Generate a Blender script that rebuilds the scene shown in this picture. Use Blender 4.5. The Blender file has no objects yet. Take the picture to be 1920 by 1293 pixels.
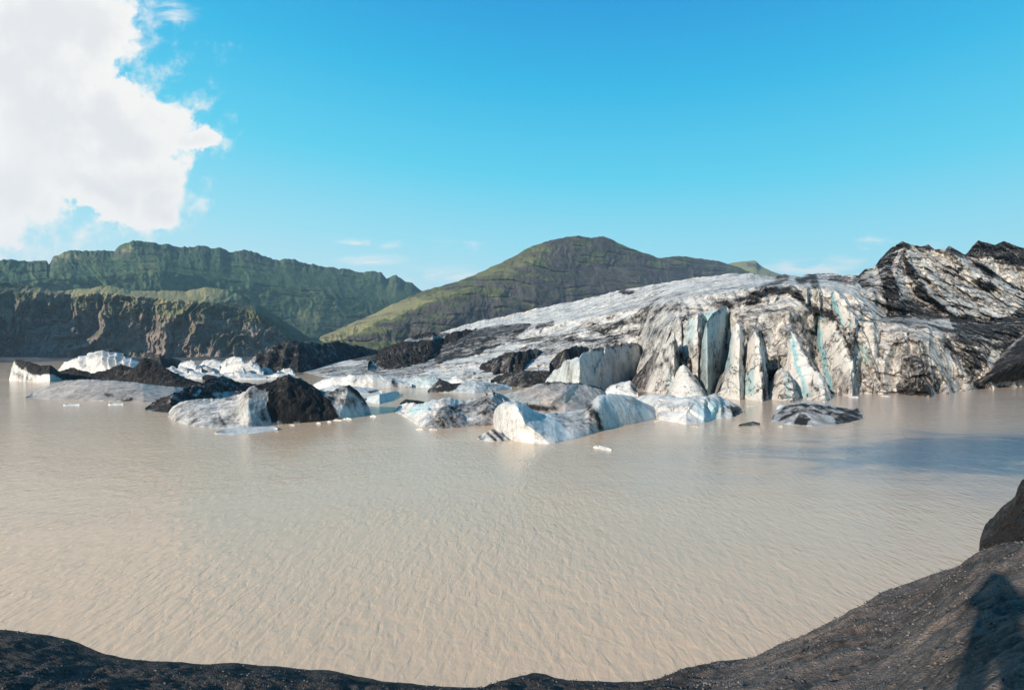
import bpy, math, random
import numpy as np
from mathutils import Vector

# ------------------------------------------------------------------ camera, sky, sun, exposure
scene = bpy.context.scene
COL = scene.collection
H = 5.5                      # eye height above the lagoon (m)
F = 960.0                    # focal length in photo pixels (18 mm on 36 mm film)
CX, CY, HOR = 960.0, 646.5, 664.0
PITCH = math.atan((HOR - CY) / F)
cam_d = bpy.data.cameras.new('camera')
cam = bpy.data.objects.new('camera', cam_d)
COL.objects.link(cam)
cam_d.lens = 18.0; cam_d.sensor_width = 36.0; cam_d.sensor_fit = 'HORIZONTAL'
cam_d.clip_start = 0.05; cam_d.clip_end = 20000
cam.location = (0, 0, H)
cam.rotation_euler = (math.pi / 2 + PITCH, 0, 0)
scene.camera = cam

SUN_AZ = math.radians(43.5)      # direction the light travels, clockwise from +Y
SUN_EL = math.radians(22.0)
to_sun = Vector((-math.sin(SUN_AZ) * math.cos(SUN_EL), -math.cos(SUN_AZ) * math.cos(SUN_EL), math.sin(SUN_EL)))
sd = bpy.data.lights.new('sun', 'SUN'); sd.energy = 5.0; sd.angle = math.radians(0.5); sd.color = (1.0, 0.89, 0.76)
sun = bpy.data.objects.new('sun', sd); COL.objects.link(sun)
sun.rotation_euler = to_sun.to_track_quat('Z', 'Y').to_euler()
sun.location = (0, 0, 60)

scene.view_settings.view_transform = 'Standard'
scene.view_settings.look = 'None'
scene.view_settings.exposure = 0.5
scene.view_settings.gamma = 1.0

W = bpy.data.worlds.new('World'); scene.world = W; W.use_nodes = True


class NT:
    """tiny node-tree helper"""
    def __init__(s, tree):
        s.t = tree; s.n = tree.nodes; s.l = tree.links
    def node(s, typ, **kw):
        nd = s.n.new(typ)
        for k, v in kw.items(): setattr(nd, k, v)
        return nd
    def put(s, sock, v):
        if isinstance(v, bpy.types.NodeSocket): s.l.new(v, sock)
        elif v is not None: sock.default_value = v
    def math(s, op, a, b=None, c=None, clamp=False):
        nd = s.node('ShaderNodeMath', operation=op); nd.use_clamp = clamp
        s.put(nd.inputs[0], a)
        if b is not None: s.put(nd.inputs[1], b)
        if c is not None: s.put(nd.inputs[2], c)
        return nd.outputs[0]
    def vmath(s, op, a, b=None):
        nd = s.node('ShaderNodeVectorMath', operation=op)
        s.put(nd.inputs[0], a)
        if b is not None: s.put(nd.inputs[1], b)
        return nd.outputs[0]
    def smooth(s, v, a, b, lo=0.0, hi=1.0):
        nd = s.node('ShaderNodeMapRange', interpolation_type='SMOOTHSTEP')
        s.put(nd.inputs[0], v); s.put(nd.inputs[1], a); s.put(nd.inputs[2], b); s.put(nd.inputs[3], lo); s.put(nd.inputs[4], hi)
        return nd.outputs[0]
    def mix(s, f, a, b, blend='MIX'):
        nd = s.node('ShaderNodeMix', data_type='RGBA', blend_type=blend)
        s.put(nd.inputs[0], f)
        for i, v in ((6, a), (7, b)):
            if not isinstance(v, bpy.types.NodeSocket): v = (v[0], v[1], v[2], 1.0)
            s.put(nd.inputs[i], v)
        return nd.outputs[2]
    def noise(s, vec, scale, detail=5.0, rough=0.55, dist=0.0, dim='3D'):
        nd = s.node('ShaderNodeTexNoise', noise_dimensions=dim)
        s.put(nd.inputs['Vector'], vec); s.put(nd.inputs['Scale'], scale); s.put(nd.inputs['Detail'], detail)
        s.put(nd.inputs['Roughness'], rough); s.put(nd.inputs['Distortion'], dist)
        return nd.outputs['Fac']
    def scalevec(s, vec, sc, rot=(0, 0, 0)):
        nd = s.node('ShaderNodeMapping'); s.put(nd.inputs[0], vec)
        nd.inputs['Scale'].default_value = sc; nd.inputs['Rotation'].default_value = rot
        return nd.outputs[0]
    def xyz(s, vec):
        nd = s.node('ShaderNodeSeparateXYZ'); s.put(nd.inputs[0], vec); return nd.outputs
    def comb(s, x, y, z):
        nd = s.node('ShaderNodeCombineXYZ')
        for i, v in enumerate((x, y, z)): s.put(nd.inputs[i], v)
        return nd.outputs[0]
    def attr(s, name):
        nd = s.node('ShaderNodeAttribute'); nd.attribute_name = name; return nd.outputs['Fac']


def build_sky():
    t = NT(W.node_tree); W.node_tree.nodes.clear()
    out = t.node('ShaderNodeOutputWorld'); bg = t.node('ShaderNodeBackground')
    STR = 0.1; EXPK = 1.41
    bg.inputs[1].default_value = STR
    sky = t.node('ShaderNodeTexSky'); sky.sky_type = 'NISHITA'; sky.sun_disc = False
    sky.sun_elevation = SUN_EL
    sky.sun_rotation = SUN_AZ + math.pi
    sky.air_density = 1.0; sky.dust_density = 0.6; sky.ozone_density = 1.5
    tc = t.node('ShaderNodeTexCoord')
    d = tc.outputs['Generated']
    x, y, z = t.xyz(d)
    # clear-air grading: deeper cyan-blue overhead, pale at the skyline
    ramp = t.node('ShaderNodeValToRGB'); cr = ramp.color_ramp
    cr.elements[0].position = 0.0
    stops = [(0.0, (0.70, 0.90, 0.94)), (0.13, (0.60, 0.87, 0.94)), (0.23, (0.36, 0.79, 0.93)), (0.36, (0.12, 0.67, 0.90)), (0.50, (0.03, 0.50, 0.83)), (0.64, (0.012, 0.31, 0.72)), (1.0, (0.008, 0.15, 0.48))]
    while len(cr.elements) < len(stops): cr.elements.new(0.5)
    for e, (p, c) in zip(cr.elements, stops): e.position = p; e.color = (*c, 1)
    az = t.math('ARCTAN2', x, y)
    zz = t.math('ADD', z, t.math('MULTIPLY', t.smooth(az, -0.7, 0.8), 0.07))
    t.put(ramp.inputs[0], zz)
    graded = t.mix(0.96, t.mix(1.0, sky.outputs[0], (1, 1, 1), 'MULTIPLY'), t.vmath('SCALE', ramp.outputs[0], None), 'MIX')
    sc = [n for n in t.n if n.bl_idname == 'ShaderNodeVectorMath' and n.operation == 'SCALE'][0]
    sc.inputs[3].default_value = 1.0 / STR / EXPK
    # clouds laid out by direction on the sky dome
    ys = t.math('MAXIMUM', y, 0.02)
    u = t.math('DIVIDE', x, ys); v = t.math('DIVIDE', z, ys)
    uv = t.comb(u, v, 0.0)
    w1 = t.noise(uv, 5.0, 10, 0.6); w2 = t.noise(t.vmath('ADD', uv, (3.7, 1.9, 0)), 17.0, 7, 0.62)
    wa = t.noise(t.vmath('ADD', uv, (1.3, 7.9, 0)), 4.0, 9, 0.58); wb = t.noise(t.vmath('ADD', uv, (8.3, 2.2, 0)), 4.0, 9, 0.58)
    uw = t.math('ADD', u, t.math('MULTIPLY', t.math('SUBTRACT', wa, 0.5), 0.30)); vw = t.math('ADD', v, t.math('MULTIPLY', t.math('SUBTRACT', wb, 0.5), 0.30))
    def P(px, py): return (px - CX) / F, (HOR - py) / F
    uq = t.math('ADD', t.math('MULTIPLY', u, 0.75), t.math('MULTIPLY', uw, 0.25)); vq = t.math('ADD', t.math('MULTIPLY', v, 0.8), t.math('MULTIPLY', vw, 0.2))
    def blob(px, py, rx, ry, uw=uw, vw=vw):
        a, b = P(px, py)
        du = t.math('DIVIDE', t.math('SUBTRACT', uw, a), rx / F)
        dv = t.math('DIVIDE', t.math('SUBTRACT', vw, b), ry / F)
        r = t.math('SQRT', t.math('ADD', t.math('MULTIPLY', du, du), t.math('MULTIPLY', dv, dv)))
        return t.math('SUBTRACT', 1.0, r)
    big = None
    for b in [(30, 20, 240, 190), (-40, 150, 340, 230), (60, 250, 270, 190), (-40, 330, 260, 170), (225, 240, 130, 120), (230, 330, 110, 80), (330, 270, 70, 36), (150, 60, 110, 120), (-80, 380, 260, 95), (190, 350, 150, 75), (265, 372, 80, 40)]:
        k = blob(*b); big = k if big is None else t.math('MAXIMUM', big, k)
    big = t.math('ADD', big, t.math('ADD', t.math('MULTIPLY', t.math('SUBTRACT', w1, 0.5), 1.1), t.math('MULTIPLY', t.math('SUBTRACT', w2, 0.5), 1.0)))
    m_big = t.smooth(big, 0.0, t.math('ADD', 0.16, t.math('MULTIPLY', t.smooth(w1, 0.4, 0.65), 0.3)))
    m_big = t.math('MAXIMUM', m_big, t.math('MULTIPLY', t.math('MULTIPLY', t.smooth(big, -0.30, 0.08), t.smooth(w2, 0.42, 0.68)), 0.6))
    # wisps near the skyline
    wis = None
    sv = t.scalevec(uv, (9, 34, 1)); w3 = t.noise(sv, 1.0, 7, 0.6, 0.6)
    for b in [(665, 456, 50, 12), (735, 462, 40, 10), (858, 460, 70, 26), (700, 488, 90, 14), (820, 522, 150, 30), (540, 508, 60, 10), (1636, 462, 50, 22), (1540, 502, 170, 28), (1720, 462, 90, 12), (1640, 516, 110, 20), (320, 12, 70, 30)]:
        k = blob(*b, uw=uq, vw=vq); wis = k if wis is None else t.math('MAXIMUM', wis, k)
    m_w = t.math('MULTIPLY', t.math('MULTIPLY', t.smooth(wis, 0.0, 0.9), t.smooth(w3, 0.42, 0.66)), 0.75)
    shade = t.noise(t.vmath('ADD', uv, (0.6, 0.3, 2.0)), 4.2, 5, 0.5)
    g = t.math('MULTIPLY', t.smooth(shade, 0.36, 0.62), t.smooth(big, 0.25, 0.9))
    wht = t.vmath('SCALE', (0.97, 0.955, 0.93)); gry = t.vmath('SCALE', (0.83, 0.84, 0.85))
    for n in t.n:
        if n.bl_idname == 'ShaderNodeVectorMath' and n.operation == 'SCALE': n.inputs[3].default_value = 1.0 / STR / EXPK
    ccol = t.mix(g, wht, gry)
    c1 = t.mix(m_w, graded, wht)
    c2 = t.mix(m_big, c1, ccol)
    t.l.new(c2, bg.inputs[0]); t.l.new(bg.outputs[0], out.inputs[0])
build_sky()

# ------------------------------------------------------------------ numeric helpers
_rng = np.random.default_rng(7)
_perm = _rng.permutation(4096).astype(np.int64)
_grad = _rng.normal(size=(4096, 3)); _grad /= np.linalg.norm(_grad, axis=1)[:, None]

def _h(ix, iy, iz): return _perm[(_perm[(_perm[ix & 4095] + iy) & 4095] + iz) & 4095]

def perlin(x, y, z):
    x, y, z = np.broadcast_arrays(np.asarray(x, float), np.asarray(y, float), np.asarray(z, float))
    ix = np.floor(x).astype(np.int64); iy = np.floor(y).astype(np.int64); iz = np.floor(z).astype(np.int64)
    fx, fy, fz = x - ix, y - iy, z - iz
    s = lambda q: q * q * q * (q * (q * 6 - 15) + 10)
    ux, uy, uz = s(fx), s(fy), s(fz)
    def g(dx, dy, dz):
        v = _grad[_h(ix + dx, iy + dy, iz + dz)]
        return v[..., 0] * (fx - dx) + v[..., 1] * (fy - dy) + v[..., 2] * (fz - dz)
    l = lambda a, b, q: a + (b - a) * q
    return l(l(l(g(0, 0, 0), g(1, 0, 0), ux), l(g(0, 1, 0), g(1, 1, 0), ux), uy),
             l(l(g(0, 0, 1), g(1, 0, 1), ux), l(g(0, 1, 1), g(1, 1, 1), ux), uy), uz) * 1.6

def fbm(x, y, z, o=5, gain=0.5, lac=2.03):
    a, s, r = 1.0, 0.0, 0.0
    for i in range(o):
        r = r + a * perlin(x + 13.1 * i, y - 7.7 * i, z + 3.3 * i); s += a; a *= gain; x = x * lac; y = y * lac; z = z * lac
    return r / s

def ridged(x, y, z, o=5, gain=0.5, lac=2.03):
    a, s, r = 1.0, 0.0, 0.0
    for i in range(o):
        r = r + a * (1 - np.minimum(1, 1.6 * np.abs(perlin(x + 17.3 * i, y + 5.1 * i, z - 9.9 * i)))); s += a; a *= gain; x = x * lac; y = y * lac; z = z * lac
    return r / s

def facet(u, v, seed=0, tilt=0.8):
    """faceted relief: every cell of a jittered grid is a plane of its own tilt"""
    iu = np.floor(u).astype(np.int64); iv = np.floor(v).astype(np.int64)
    best = np.full(u.shape, 1e9); sec = np.full(u.shape, 1e9); val = np.zeros(u.shape)
    for du in (-1, 0, 1):
        for dv in (-1, 0, 1):
            hsh = _h(iu + du, iv + dv, np.int64(seed) + 0 * iu)
            gx = _grad[hsh]; g2 = _grad[(hsh * 7 + 3) & 4095]
            su = iu + du + 0.5 + 0.45 * gx[..., 0]; sv = iv + dv + 0.5 + 0.45 * gx[..., 1]
            dd = (u - su) ** 2 + (v - sv) ** 2
            k = dd < best
            sec = np.where(k, best, np.minimum(sec, dd)); best = np.where(k, dd, best)
            val = np.where(k, g2[..., 2] * 0.5 + tilt * (g2[..., 0] * (u - su) + g2[..., 1] * (v - sv)), val)
    return val, np.sqrt(sec) - np.sqrt(best)

def sstep(v, a, b):
    q = np.clip((v - a) / (b - a), 0, 1); return q * q * (3 - 2 * q)

_c, _s = math.cos(PITCH), math.sin(PITCH)
def ray(px, py):
    x = (np.asarray(px, float) - CX) / F; yu = (CY - np.asarray(py, float)) / F
    return x, _c - yu * _s, _s + yu * _c
def world(px, py, D):
    x, y, z = ray(px, py); k = D / y
    return np.stack([x * k, y * k, H + z * k], -1)
def water_depth(px, py, z0=0.0):
    x, y, z = ray(px, py); return (z0 - H) * y / z
def project(P):
    x, y, z = P[..., 0], P[..., 1], P[..., 2] - H
    f = y * _c + z * _s; up = -y * _s + z * _c
    return CX + F * x / f, CY - F * up / f

def seg_dist(px, py, pts):
    """distance to a polyline, signed side (+ = right of a line drawn downwards), and position along it 0..1"""
    pts = np.asarray(pts, float); best = np.full(px.shape, 1e9); side = np.zeros(px.shape); along = np.zeros(px.shape)
    L = np.r_[0, np.cumsum(np.hypot(*np.diff(pts, axis=0).T))]
    for i in range(len(pts) - 1):
        a, b = pts[i], pts[i + 1]; ab = b - a; n2 = ab @ ab
        q = np.clip(((px - a[0]) * ab[0] + (py - a[1]) * ab[1]) / n2, 0, 1)
        dx = px - a[0] - q * ab[0]; dy = py - a[1] - q * ab[1]; d = np.hypot(dx, dy)
        k = d < best
        best = np.where(k, d, best); side = np.where(k, np.sign(ab[1] * dx - ab[0] * dy), side)
        along = np.where(k, (L[i] + q * (L[i + 1] - L[i])) / L[-1], along)
    return best, side, along

def in_poly(px, py, pts):
    ins = np.zeros(px.shape, bool); n = len(pts); j = n - 1
    for i in range(n):
        xi, yi = pts[i]; xj, yj = pts[j]
        if yi != yj:
            ins ^= ((yi > py) != (yj > py)) & (px < (xj - xi) * (py - yi) / (yj - yi) + xi)
        j = i
    return ins

def paint(px, py, items, base=0.0, warp=5.0, wscale=0.05):
    wx = px + warp * fbm(px * wscale, py * wscale, 3.1, 4); wy = py + warp * fbm(px * wscale, py * wscale, 9.7, 4)
    d = np.full(px.shape, float(base))
    for it in items:
        if it[0] == 'line':
            q, _, _ = seg_dist(wx, wy, it[1]); k = np.clip(1.5 - q / it[2], 0, 1)
        else:
            k = in_poly(wx, wy, it[1]).astype(float)
        d = d * (1 - k) + it[-1] * k
    return d

def blur(a, n=1):
    for _ in range(n):
        p = np.pad(a, 1, mode='edge')
        a = (p[1:-1, 1:-1] * 2 + p[:-2, 1:-1] + p[2:, 1:-1] + p[1:-1, :-2] + p[1:-1, 2:]) / 6
    return a

def relief(px, py, ridges):
    """push the surface towards the viewer along traced crests (amp > 0) or away along crevasses (amp < 0)"""
    pos = np.zeros(px.shape); neg = np.zeros(px.shape)
    px = px + 5 * fbm(px * .03, py * .03, 4.4, 4); py = py + 4 * fbm(px * .03, py * .03, 14.4, 3)
    for pts, wl, wr, amp in ridges:
        d, sd_, al = seg_dist(px, py, pts)
        w = np.where(sd_ > 0, wr, wl); k = np.clip(1 - d / w, 0, 1)
        if amp > 0: pos = np.maximum(pos, amp * k)
        else: neg = np.minimum(neg, amp * sstep(k, 0, 1) * np.clip(np.sin(np.pi * np.clip(al * 0.93 + 0.05, 0, 1)), 0, 1) ** 0.6)
    return pos + neg

# ------------------------------------------------------------------ objects
def tag(o, label=None, cat=None, group=None, kind=None):
    if label: o['label'] = label
    if cat: o['category'] = cat
    if group: o['group'] = group
    if kind: o['kind'] = kind
    return o
def empty(name, loc=(0, 0, 0)):
    o = bpy.data.objects.new(name, None); COL.objects.link(o); o.location = loc; o.empty_display_size = 0.5; return o
def mesh_obj(name, verts, faces, mat, parent=None, attrs=None, smooth=True, origin=None):
    verts = np.asarray(verts, float).reshape(-1, 3)
    if origin is None: origin = np.zeros(3)
    origin = np.asarray(origin, float)
    me = bpy.data.meshes.new(name)
    faces = np.asarray(faces, np.int32); k = faces.shape[1]; nf = len(faces)
    me.vertices.add(len(verts)); me.vertices.foreach_set('co', (verts - origin).astype(np.float32).ravel())
    me.loops.add(nf * k); me.loops.foreach_set('vertex_index', faces.ravel())
    me.polygons.add(nf); me.polygons.foreach_set('loop_start', np.arange(0, nf * k, k, dtype=np.int32))
    try: me.polygons.foreach_set('loop_total', np.full(nf, k, np.int32))
    except Exception: pass
    me.polygons.foreach_set('use_smooth', np.full(nf, smooth, bool))
    for n, a in (attrs or {}).items():
        at = me.attributes.new(n, 'FLOAT', 'POINT'); at.data.foreach_set('value', np.asarray(a, np.float32).ravel())
    me.update(calc_edges=True); me.validate()
    me.materials.append(mat)
    o = bpy.data.objects.new(name, me); COL.objects.link(o)
    if parent is not None:
        o.parent = parent; o.location = Vector(origin) - parent.location
    else: o.location = origin
    return o
def grid_faces(r, c):
    i = np.arange(r * c).reshape(r, c)
    return np.stack([i[:-1, :-1], i[:-1, 1:], i[1:, 1:], i[1:, :-1]], -1).reshape(-1, 4)
def interp(pts, q, k=1):
    p = np.asarray(pts, float); return np.interp(q, p[:, 0], p[:, k])
def grid_normals(P):
    du = np.gradient(P, axis=1); dv = np.gradient(P, axis=0)
    n = np.cross(du, dv); n /= np.maximum(np.linalg.norm(n, axis=-1, keepdims=True), 1e-9)
    return n

# ------------------------------------------------------------------ materials
def new_mat(name):
    m = bpy.data.materials.new(name); m.use_nodes = True
    t = NT(m.node_tree); m.node_tree.nodes.clear()
    out = t.node('ShaderNodeOutputMaterial'); b = t.node('ShaderNodeBsdfPrincipled')
    t.l.new(b.outputs[0], out.inputs[0])
    g = t.node('ShaderNodeNewGeometry')
    return m, t, b, g.outputs['Position'], g.outputs['Normal']
def bump(t, b, h, strength, dist):
    n = t.node('ShaderNodeBump'); n.inputs['Strength'].default_value = strength; n.inputs['Distance'].default_value = dist
    t.put(n.inputs['Height'], h); t.l.new(n.outputs[0], b.inputs['Normal'])

def ice_mat(name, clean=(0.74, 0.74, 0.72), film=(0.42, 0.41, 0.40), debris=(0.007, 0.007, 0.0075), debris2=(0.024, 0.022, 0.021),
            blue=(0.16, 0.42, 0.47), s=1.0, filmbias=0.0, grit=0.5, crack=0.35, streak=(1, 1, 0.25), rough=0.55, bmp=0.5, bd=0.12, flow=0.0):
    m, t, b, pos, nor = new_mat(name)
    n1 = t.noise(pos, 0.35 * s, 9, 0.66, 0.5)
    n2 = t.noise(pos, 2.6 * s, 7, 0.68)
    n3 = t.noise(t.scalevec(pos, streak), 1.1 * s, 8, 0.64, 0.8)
    n4 = t.noise(pos, 9.0 * s, 4, 0.65)
    dirt = t.attr('dirt'); bl = t.attr('blue')
    cen = lambda q, k: t.math('MULTIPLY', t.math('SUBTRACT', q, 0.5), k)
    f = t.math('ADD', t.math('ADD', dirt, cen(n1, 1.5)), t.math('ADD', cen(n2, 1.0 * grit / 0.5), cen(n3, 1.5)))
    if flow > 0:
        fl = t.noise(t.scalevec(pos, (0.06, 0.8, 0.8), (0, 0, math.radians(-22))), 0.8, 8, 0.66, 0.5)
        nz = t.xyz(nor)[2]
        f = t.math('ADD', f, t.math('MULTIPLY', cen(fl, flow), t.smooth(nz, 0.25, 0.7)))
    fd = t.smooth(f, 0.38, 0.82)
    fm = t.smooth(t.math('ADD', t.math('ADD', f, filmbias), cen(n4, 0.9)), -0.12, 0.52)
    cl = t.mix(t.smooth(n1, 0.35, 0.7), clean, (clean[0] * 0.9, clean[1] * 0.91, clean[2] * 0.92))
    cl = t.mix(t.math('MULTIPLY', bl, t.smooth(n3, 0.2, 0.6, 0.75, 1.0)), cl, blue)
    c = t.mix(t.math('MULTIPLY', fm, t.math('SUBTRACT', 1.0, t.math('MULTIPLY', bl, 0.5))), cl, film)
    if crack > 0:
        wv = t.vmath('ADD', t.scalevec(pos, (1, 0.5, 0.7), (0, 0.35, 0.2)), (3.1, 5.2, 1.7))
        va = t.math('ABSOLUTE', t.math('SUBTRACT', t.noise(wv, 0.42 * s, 5, 0.6, 0.9), 0.5))
        vb = t.math('ABSOLUTE', t.math('SUBTRACT', t.noise(t.scalevec(pos, (1, 0.5, 0.5), (0, -0.6, 0)), 1.1 * s, 4, 0.6, 1.2), 0.5))
        ck = t.math('MAXIMUM', t.smooth(va, 0.004, 0.022, 1.0, 0.0), t.smooth(vb, 0.003, 0.02, 0.8, 0.0))
        ck = t.math('MULTIPLY', ck, t.math('MULTIPLY', t.smooth(t.math('ADD', n2, cen(n1, 1.2)), 0.40, 0.62), crack))
        c = t.mix(ck, c, debris2)
    dcol = t.mix(t.smooth(t.math('ADD', n4, cen(n2, 1.0)), 0.40, 0.72), debris, debris2)
    c = t.mix(fd, c, dcol)
    t.l.new(c, b.inputs['Base Color'])
    t.put(b.inputs['Roughness'], t.smooth(fd, 0, 1, rough, 0.9))
    b.inputs['Specular IOR Level'].default_value = 0.3
    hh = t.math('ADD', t.math('MULTIPLY', n1, 0.6), t.math('ADD', t.math('MULTIPLY', n2, 0.35), t.math('MULTIPLY', n4, 0.25)))
    hh = t.math('ADD', hh, t.math('MULTIPLY', n3, 0.4))
    bump(t, b, hh, bmp, bd / s * 2)
    return m

M_GLACIER = ice_mat('glacier_ice', clean=(0.63, 0.585, 0.525), film=(0.25, 0.228, 0.208), s=0.6, crack=0.9, flow=2.6, streak=(1, 1, 0.6), bmp=0.9, bd=0.2)
M_DEBRIS = ice_mat('debris_ice', clean=(0.45, 0.42, 0.39), film=(0.13, 0.118, 0.11), debris=(0.007, 0.007, 0.0075), debris2=(0.03, 0.027, 0.025), s=0.7, grit=0.7, crack=0.0, bmp=1.0, bd=0.3)
M_WHITE = ice_mat('white_ice', clean=(0.56, 0.54, 0.505), film=(0.33, 0.315, 0.295), s=0.9, crack=0.4, grit=0.4, bmp=0.5, bd=0.1)
M_BERG = ice_mat('berg_ice', clean=(0.53, 0.505, 0.47), film=(0.23, 0.215, 0.20), s=0.9, crack=0.3, bmp=0.7, bd=0.1)
M_GREY = ice_mat('grey_ice', clean=(0.40, 0.345, 0.30), film=(0.20, 0.175, 0.155), s=0.9, crack=0.4, filmbias=0.05, bmp=0.7, bd=0.08)


def hill_mat(name, grass=(0.029, 0.062, 0.036), grass2=(0.07, 0.112, 0.052), rock=(0.085, 0.078, 0.078), rock2=(0.045, 0.042, 0.045), s=1.0, rockbias=0.0, strata=0.8):
    m, t, b, pos, nor = new_mat(name)
    nx, ny, nz = t.xyz(nor)
    n1 = t.noise(pos, 0.012 * s, 8, 0.62, 0.3); n2 = t.noise(pos, 0.07 * s, 7, 0.65)
    st = t.noise(t.scalevec(pos, (0.3, 0.3, 2.2)), 0.05 * s, 6, 0.6, 0.3)
    rk = t.attr('rock')
    k = t.math('ADD', rk, t.math('MULTIPLY', t.math('SUBTRACT', n1, 0.5), 1.6))
    k = t.math('ADD', k, t.math('MULTIPLY', t.math('SUBTRACT', st, 0.5), strata * 1.5))
    k = t.math('ADD', k, t.math('MULTIPLY', t.math('SUBTRACT', n2, 0.5), 1.1))
    k = t.math('ADD', k, t.math('SUBTRACT', rockbias, t.smooth(nz, 0.35, 0.85, 0.0, 0.35)))
    fr = t.smooth(k, 0.1, 0.7)
    gc = t.mix(t.smooth(n2, 0.35, 0.65), grass, grass2)
    gc = t.mix(t.attr('pale'), gc, (0.25, 0.225, 0.105))  # pale tint: yellow grass, plus sunlit tops and spurs painted in
    rc = t.mix(t.smooth(t.math('ADD', n2, t.math('MULTIPLY', t.math('SUBTRACT', st, 0.5), 0.8)), 0.35, 0.65), rock2, rock)
    t.l.new(t.mix(fr, gc, rc), b.inputs['Base Color'])
    b.inputs['Roughness'].default_value = 0.95; b.inputs['Specular IOR Level'].default_value = 0.1
    bump(t, b, t.math('ADD', n2, t.math('MULTIPLY', st, 0.6)), 0.8, 5.0 / s)
    return m

M_HILL = hill_mat('hill_grass')
M_HILL2 = hill_mat('hill_rocky', rockbias=0.12, rock=(0.125, 0.103, 0.092), rock2=(0.05, 0.045, 0.046))
M_HILL3 = hill_mat('hill_olive', grass=(0.06, 0.075, 0.034), grass2=(0.13, 0.125, 0.058), rock=(0.088, 0.074, 0.068), rock2=(0.04, 0.036, 0.036), strata=2.2)
M_HILL4 = hill_mat('hill_tan', rockbias=0.1, grass=(0.04, 0.055, 0.026), grass2=(0.085, 0.085, 0.042), rock=(0.24, 0.185, 0.15), rock2=(0.10, 0.083, 0.075))


def bank_mat():
    m, t, b, pos, nor = new_mat('gravel')
    n1 = t.noise(pos, 0.7, 8, 0.6, 0.4); n2 = t.noise(pos, 6, 8, 0.65); n3 = t.noise(pos, 45, 3, 0.6)
    vo = t.node('ShaderNodeTexVoronoi', feature='F1'); t.put(vo.inputs['Vector'], pos); vo.inputs['Scale'].default_value = 26
    dry_or_lit = t.attr('dry_or_lit')
    c = t.mix(t.smooth(n2, 0.35, 0.65), (0.034, 0.028, 0.024), (0.085, 0.068, 0.057))
    d = t.mix(t.smooth(n3, 0.35, 0.7), (0.115, 0.088, 0.072), (0.23, 0.185, 0.155))
    k = t.smooth(t.math('ADD', dry_or_lit, t.math('ADD', t.math('MULTIPLY', t.math('SUBTRACT', n1, 0.5), 0.9), t.math('MULTIPLY', t.math('SUBTRACT', n2, 0.5), 0.6))), 0.35, 0.75)
    c = t.mix(k, c, d)
    peb = t.node('ShaderNodeSeparateColor'); t.l.new(vo.outputs['Color'], peb.inputs[0])
    c = t.mix(t.smooth(dry_or_lit, -0.45, -0.05, 0.72, 0.0), c, (0.012, 0.0105, 0.0095))  # low values paint the mound's shaded slope dark
    pk = t.math('MULTIPLY', t.smooth(vo.outputs['Distance'], 0.3, 0.42, 1.0, 0.0), t.smooth(peb.outputs[0], 0.8, 0.95))
    c = t.mix(t.math('MULTIPLY', pk, 0.6), c, (0.21, 0.19, 0.175))
    t.l.new(c, b.inputs['Base Color']); b.inputs['Roughness'].default_value = 0.9; b.inputs['Specular IOR Level'].default_value = 0.2
    hh = t.math('ADD', t.math('MULTIPLY', n2, 1.0), t.math('ADD', t.math('MULTIPLY', n3, 0.35), t.math('MULTIPLY', t.smooth(vo.outputs['Distance'], 0.0, 0.45, 1, 0), 0.3)))
    bump(t, b, hh, 0.9, 0.06)
    return m
M_BANK = bank_mat()


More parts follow.
